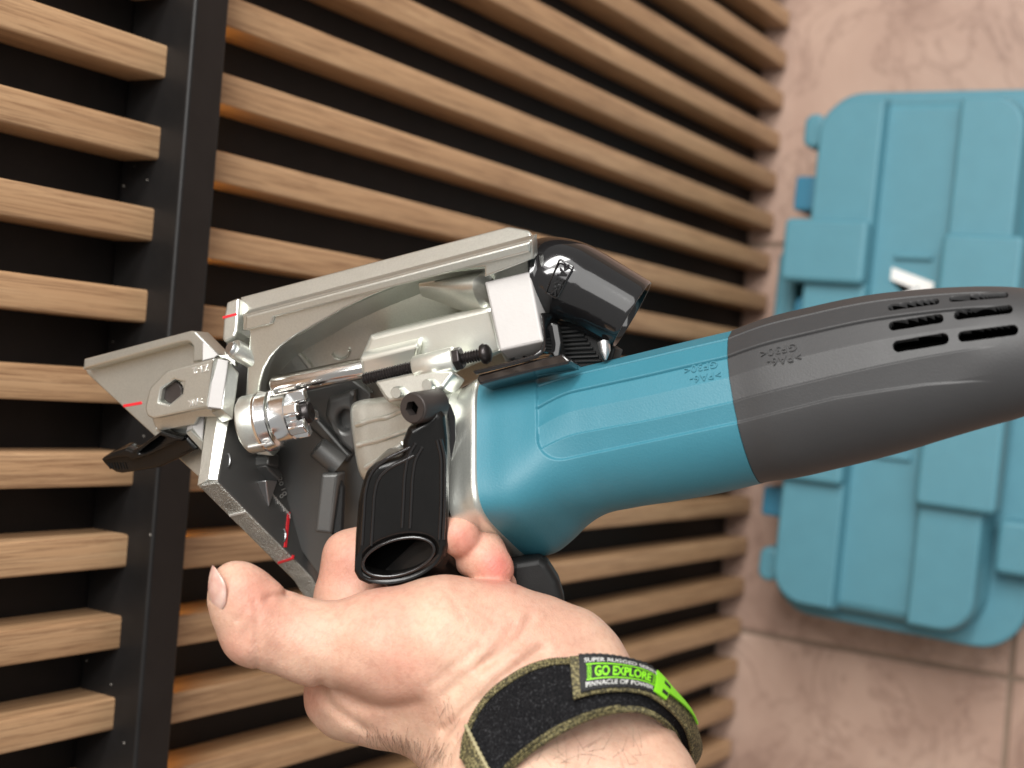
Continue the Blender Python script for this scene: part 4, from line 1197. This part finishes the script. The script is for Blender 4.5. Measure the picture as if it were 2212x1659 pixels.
# thumb nail: a curved shield laid on the outer side of the thumb tip
nail, nt, b = mat_new('nail'); b.inputs['Base Color'].default_value = (0.66, 0.43, 0.36, 1); b.inputs['Roughness'].default_value = 0.28
b.inputs['Subsurface Weight'].default_value = 0.15; b.inputs['Subsurface Scale'].default_value = .002
n1 = noise(nt, 300, 2, 0.5, objco(nt, (1, 1, 1))); r1 = ramp(nt, [(0.3, (0.60, 0.34, 0.28)), (0.7, (0.70, 0.50, 0.43))]); nt.links.new(n1.outputs['Fac'], r1.inputs[0]); nt.links.new(r1.outputs[0], b.inputs['Base Color'])
mb = MB(); rows = []
nc = P(463, 1274, .4248); nl_ = nrm(P(466, 1326, .4262) - P(466, 1228, .4215)); nn_ = nrm(np.array([-.86, -.05, -.52])); nn_ = nrm(nn_ - nl_ * np.dot(nn_, nl_)); nw = np.cross(nl_, nn_)
for i in range(17):
    a = -1 + 2 * i / 16; hw_ = .0066 * (1 - abs(a) ** 3.2) ** .6 * (1.0 if a < 0 else 1 - .35 * a * a)
    row = []
    for j in range(13):
        bb = -1 + 2 * j / 12; w = bb * hw_
        row.append(nc + nl_ * a * .0076 + nw * w + nn_ * (.0014 - .0016 * a * a - 70 * w * w))
    rows.append(row)
mb.rings(rows, False, False, closed=False)
o = mb.build('thumb_nail', nail, person, smooth=180); so = o.modifiers.new('thick', 'SOLIDIFY'); so.thickness = .0006; so.offset = 0
# hairs
hm = simple('arm_hair', (0.085, 0.052, 0.03), 0.5)
cu = bpy.data.curves.new('arm_hair', 'CURVE'); cu.dimensions = '3D'; cu.bevel_depth = .000042; cu.bevel_resolution = 0
rl = rootloc(person)
def hair(x, y, dx, dy, L, lift=.5):
    p = skin_hit(x, y)
    if p is None: return
    n = skin_n(p); t = np.array([dx, dy, 0.0]); t = t - n * np.dot(t, n); t = nrm(t)
    sp = cu.splines.new('POLY'); sp.points.add(5); sd = nrm(rng.normal(size=3)) * .18
    for k in range(6):
        f = k / 5; q = p + t * L * f + n * (.0001 + lift * L * (f - .55 * f * f)) + sd * L * f * f
        w = W3(q) - rl; sp.points[k].co = (*w, 1); sp.points[k].radius = 1 - .75 * f
for k in range(150):
    s = rng.random(); x = 790 + 190 * s + rng.normal() * 14; y = 1586 + 46 * s + rng.normal() * 12 + 6
    hair(x, y - 8, .35 + rng.normal() * .35, 1.0, .003 + .004 * rng.random())
for k in range(34):
    hair(1120 + rng.random() * 280, 1610 + rng.random() * 60, rng.normal() * .5, -.6 + rng.normal() * .4, .004 + .006 * rng.random(), .35)
for k in range(22):
    hair(940 + rng.random() * 70, 1500 + rng.random() * 110, .4 + rng.normal() * .3, .6, .003 + .004 * rng.random(), .3)
cu.materials.append(hm)
ho = bpy.data.objects.new('arm_hair', cu); COL.objects.link(ho); ho.parent = person; tag(ho, kind='stuff')

# ------------------------------------------------------------------ the watch strap
def cr(pts, n):
    return sm(pts, n)
Us = [(1000, 1640), (1006, 1596), (1022, 1549), (1058, 1498), (1099, 1466), (1141, 1442), (1186, 1428), (1230, 1425), (1290, 1424), (1340, 1431), (1388, 1446), (1439, 1493), (1477, 1530), (1501, 1573), (1509, 1608), (1494, 1650)]
Ls = [(1062, 1745), (1072, 1700), (1096, 1668), (1132, 1633), (1168, 1606), (1202, 1584), (1238, 1565), (1270, 1551), (1310, 1539), (1345, 1533), (1378, 1533), (1413, 1545), (1440, 1564), (1460, 1588), (1468, 1618), (1456, 1668)]
Uz = [.418, .416, .414, .412, .409, .406, .404, .403, .403, .405, .408, .415, .424, .437, .450, .466]
Lz = [z - .009 for z in Uz]
for k in range(13):
    for A_, Z_ in ((Us, Uz), (Ls, Lz)):
        if A_[k][0] > 1330: continue
        p = skin_hit(*A_[k])
        if p is not None: Z_[k] = min(Z_[k], p[2] - .0022)
def smooth3(z): 
    z = np.array(z); 
    for _ in range(2): z[1:-1] = z[1:-1] * .5 + .25 * (z[:-2] + z[2:])
    return z
Uz = smooth3(Uz); Lz = smooth3(Lz)
NS = 150
UC = np.array([P(x, y, z) for x, y, z in cr([(x, y, z) for (x, y), z in zip(Us, Uz)], NS)])
LC = np.array([P(x, y, z) for x, y, z in cr([(x, y, z) for (x, y), z in zip(Ls, Lz)], NS)])
def strap_pt(s, t, off=0.0):
    """s 0..1 along, t 0..1 across, off outward"""
    f = s * (NS - 1); i = int(min(max(math.floor(f), 0), NS - 2)); w = f - i
    u = UC[i] * (1 - w) + UC[i + 1] * w; l = LC[i] * (1 - w) + LC[i + 1] * w
    du = (UC[i + 1] + LC[i + 1]) - (UC[i] + LC[i]); ac = l - u
    n = nrm(np.cross(du, ac));
    if n[2] > 0 and s < .85: n = -n
    cen = np.array([.025, .1, .44])
    if np.dot(n, (u + l) / 2 - P(1240, 1600, .432)) < 0: n = -n
    arch = .0012 * (1 - (2 * t - 1) ** 2)
    return u + ac * t + n * (off + arch)
def grid(name, s0, s1, t0, t1, off, th, mat, parent, ns=120, ntt=12, fs=None):
    mb = MB(); top = []; bot = []
    for i in range(ns):
        s = s0 + (s1 - s0) * i / (ns - 1)
        ta, tb = (t0, t1) if fs is None else fs(s, t0, t1)
        top.append([strap_pt(s, ta + (tb - ta) * j / (ntt - 1), off) for j in range(ntt)] + [strap_pt(s, tb - (tb - ta) * j / (ntt - 1), off - th) for j in range(ntt)])
    mb.rings(top, True, True)
    return mb.build(name, mat, parent, smooth=50)
def velcro():
    m, nt, b = mat_new('black_loop_fabric'); v = objco(nt)
    n = noise(nt, 1500, 4, 0.75, v, 0.6); r = ramp(nt, [(0.35, (0.004, 0.004, 0.005)), (0.58, (0.018, 0.018, 0.020)), (0.70, (0.12, 0.122, 0.13))])
    nt.links.new(n.outputs['Fac'], r.inputs[0]); nt.links.new(r.outputs[0], b.inputs['Base Color']); b.inputs['Roughness'].default_value = 0.9
    b.inputs['Specular IOR Level'].default_value = 0.15
    bump(nt, b, n.outputs['Fac'], 1.0, 0.0012); return m
def webbing(name, c0, c1, c2, sc_=1500):
    m, nt, b = mat_new(name); v = objco(nt)
    vo = nt.nodes.new('ShaderNodeTexVoronoi'); vo.inputs['Scale'].default_value = sc_; nt.links.new(v, vo.inputs['Vector'])
    r = ramp(nt, [(0.0, c2), (0.35, c1), (0.7, c0)]); nt.links.new(vo.outputs['Distance'], r.inputs[0]); nt.links.new(r.outputs[0], b.inputs['Base Color'])
    b.inputs['Roughness'].default_value = 0.75; bump(nt, b, vo.outputs['Distance'], -1.0, 0.0008); return m
olive = webbing('olive_webbing', (0.035, 0.030, 0.013), (0.16, 0.135, 0.058), (0.36, 0.32, 0.16), 1300)
velc = velcro()
blk = webbing('black_woven_label', (0.006, 0.006, 0.007), (0.012, 0.012, 0.013), (0.035, 0.035, 0.037), 2600)
grn = simple('lime_woven_thread', (0.22, 0.66, 0.014), 0.6, 0, 3000, 0.3, 0.0003, 0.08)
wht = simple('white_woven_thread', (0.52, 0.52, 0.50), 0.7, 0, 3000, 0.3, 0.0003, 0.05)
strap = empty('watch_strap', W3(strap_pt(.45, .5)))
tag(strap, 'black hook and loop watch strap with olive edges and lime label worn round the wrist', 'watch strap')
grid('strap_band', 0, 1, 0.02, 0.98, 0.0, .0016, velc, strap, 150, 10)
def cord(t, s0, s1, off, r, name='edge_braid'):
    pts = []; rr = []; n = int(700 * (s1 - s0)); 
    for k in range(n):
        s = s0 + (s1 - s0) * k / (n - 1); pts.append(strap_pt(s, t, off)); rr.append(r * (1 + .26 * math.sin(k * 2 * math.pi / 5.0)))
    mb = MB(); mb.tube(pts, rr, 8); return mb.build(name, olive, strap, smooth=70)
cord(0.0, 0, 1, .0002, .00075); cord(.05, 0, .60, .0004, .00055); cord(1.0, 0, 1, .0000, .00085); cord(.945, 0, .62, .0003, .00060)
# keeper of olive webbing at the left end
grid('strap_keeper', -.0, .085, -.03, 1.06, .0013, .0012, olive, strap, 24, 10)
cord(.02, 0, .09, .0016, .0004)
sxx = [strap_pt(.088, t, .0016) for t in np.linspace(-.03, 1.05, 60)]
mb = MB(); mb.tube(sxx, [.0006 * (1 + .25 * math.sin(k * 1.3)) for k in range(60)], 8); mb.build('keeper_seam', simple('pale_olive_seam', (0.34, 0.30, 0.17), 0.8, 0, 1500, 0.6, 0.0006, 0.3), strap, smooth=70)
# folded end on top: olive tail, black label, lime tab
sA = .475
def taper(s, a, b): return (a, b)
grid('strap_tail', sA - .012, .97, -.03, .66, .0021, .0014, olive, strap, 110, 8)
cord(.655, sA - .012, .97, .0021, .0006)
grid('woven_label', sA + .012, .705, -.02, .60, .0029, .0007, blk, strap, 50, 8)
def ledge(t, s0, s1, off, r):
    pts = [strap_pt(s, t, off) for s in np.linspace(s0, s1, 60)]
    mb = MB(); mb.tube(pts, [r * (1 + .25 * math.sin(k * 1.35)) for k in range(60)], 6); return mb.build('label_edge', blk, strap, smooth=70)
ledge(-.015, sA + .012, .70, .0027, .0005); ledge(.60, sA + .012, .70, .0027, .0005)
grid('lime_tab', .690, .860, -.03, .60, .0034, .0008, grn, strap, 50, 8, lambda s, a, b: (a, b if s < .735 else max(.07, .34 - (s - .735) * 2.6)))
for (tt, s0, s1) in ((.10, .715, .735), (.40, .712, .730)):
    grid('tab_print', s0, s1, tt, tt + .10, .0036, .0003, blk, strap, 8, 4)
def strap_text(body, s0, s1, t0, t1, mat, off=.00315, bold=0.0):
    me = text_mesh(body, 1.0, extrude=0.0, bold=bold, align='LEFT')
    co = np.array([v.co[:] for v in me.vertices]); mn = co.min(0); mxx = co.max(0)
    V = []
    for c in co:
        fx = (c[0] - mn[0]) / (mxx[0] - mn[0]); fy = (c[1] - mn[1]) / (mxx[1] - mn[1])
        V.append(strap_pt(s0 + (s1 - s0) * fx, t1 + (t0 - t1) * fy, off))
    W = W3(np.array(V)) - rootloc(strap)
    me.vertices.foreach_set('co', W.ravel()); me.materials.clear()
    return finish(me, 'label_lettering', mat, strap, smooth=None)
lb = sA + .030; le = .688
strap_text('SUPER RUGGED SERIES', lb - .004, le + .002, .045, .125, wht, bold=.015)
strap_text('GO EXPLORE', lb + .022, le - .014, .20, .40, grn, bold=.03)
strap_text('PINNACLE OF POWER', lb - .002, le - .002, .475, .565, wht, bold=.02)
def sbar(s0, s1, t0, t1, mat=grn): return grid('label_stripe', s0, s1, t0, t1, .0031, .0003, mat, strap, 30, 3)
sbar(lb, le, .150, .172); sbar(lb, le, .425, .447)
mb = MB()
for k in range(9):
    t = .19 + k * .026
    for (s0, s1) in ((lb + .002, lb + .013), (le - .010, le - .001)):
        mb.rings([[strap_pt(s0, t, .0031), strap_pt(s0, t + .013, .0031)], [strap_pt(s1, t, .0031), strap_pt(s1, t + .013, .0031)]], False, False, closed=False)
o = mb.build('label_hatching', grn, strap, smooth=None); tag(o, kind='stuff')
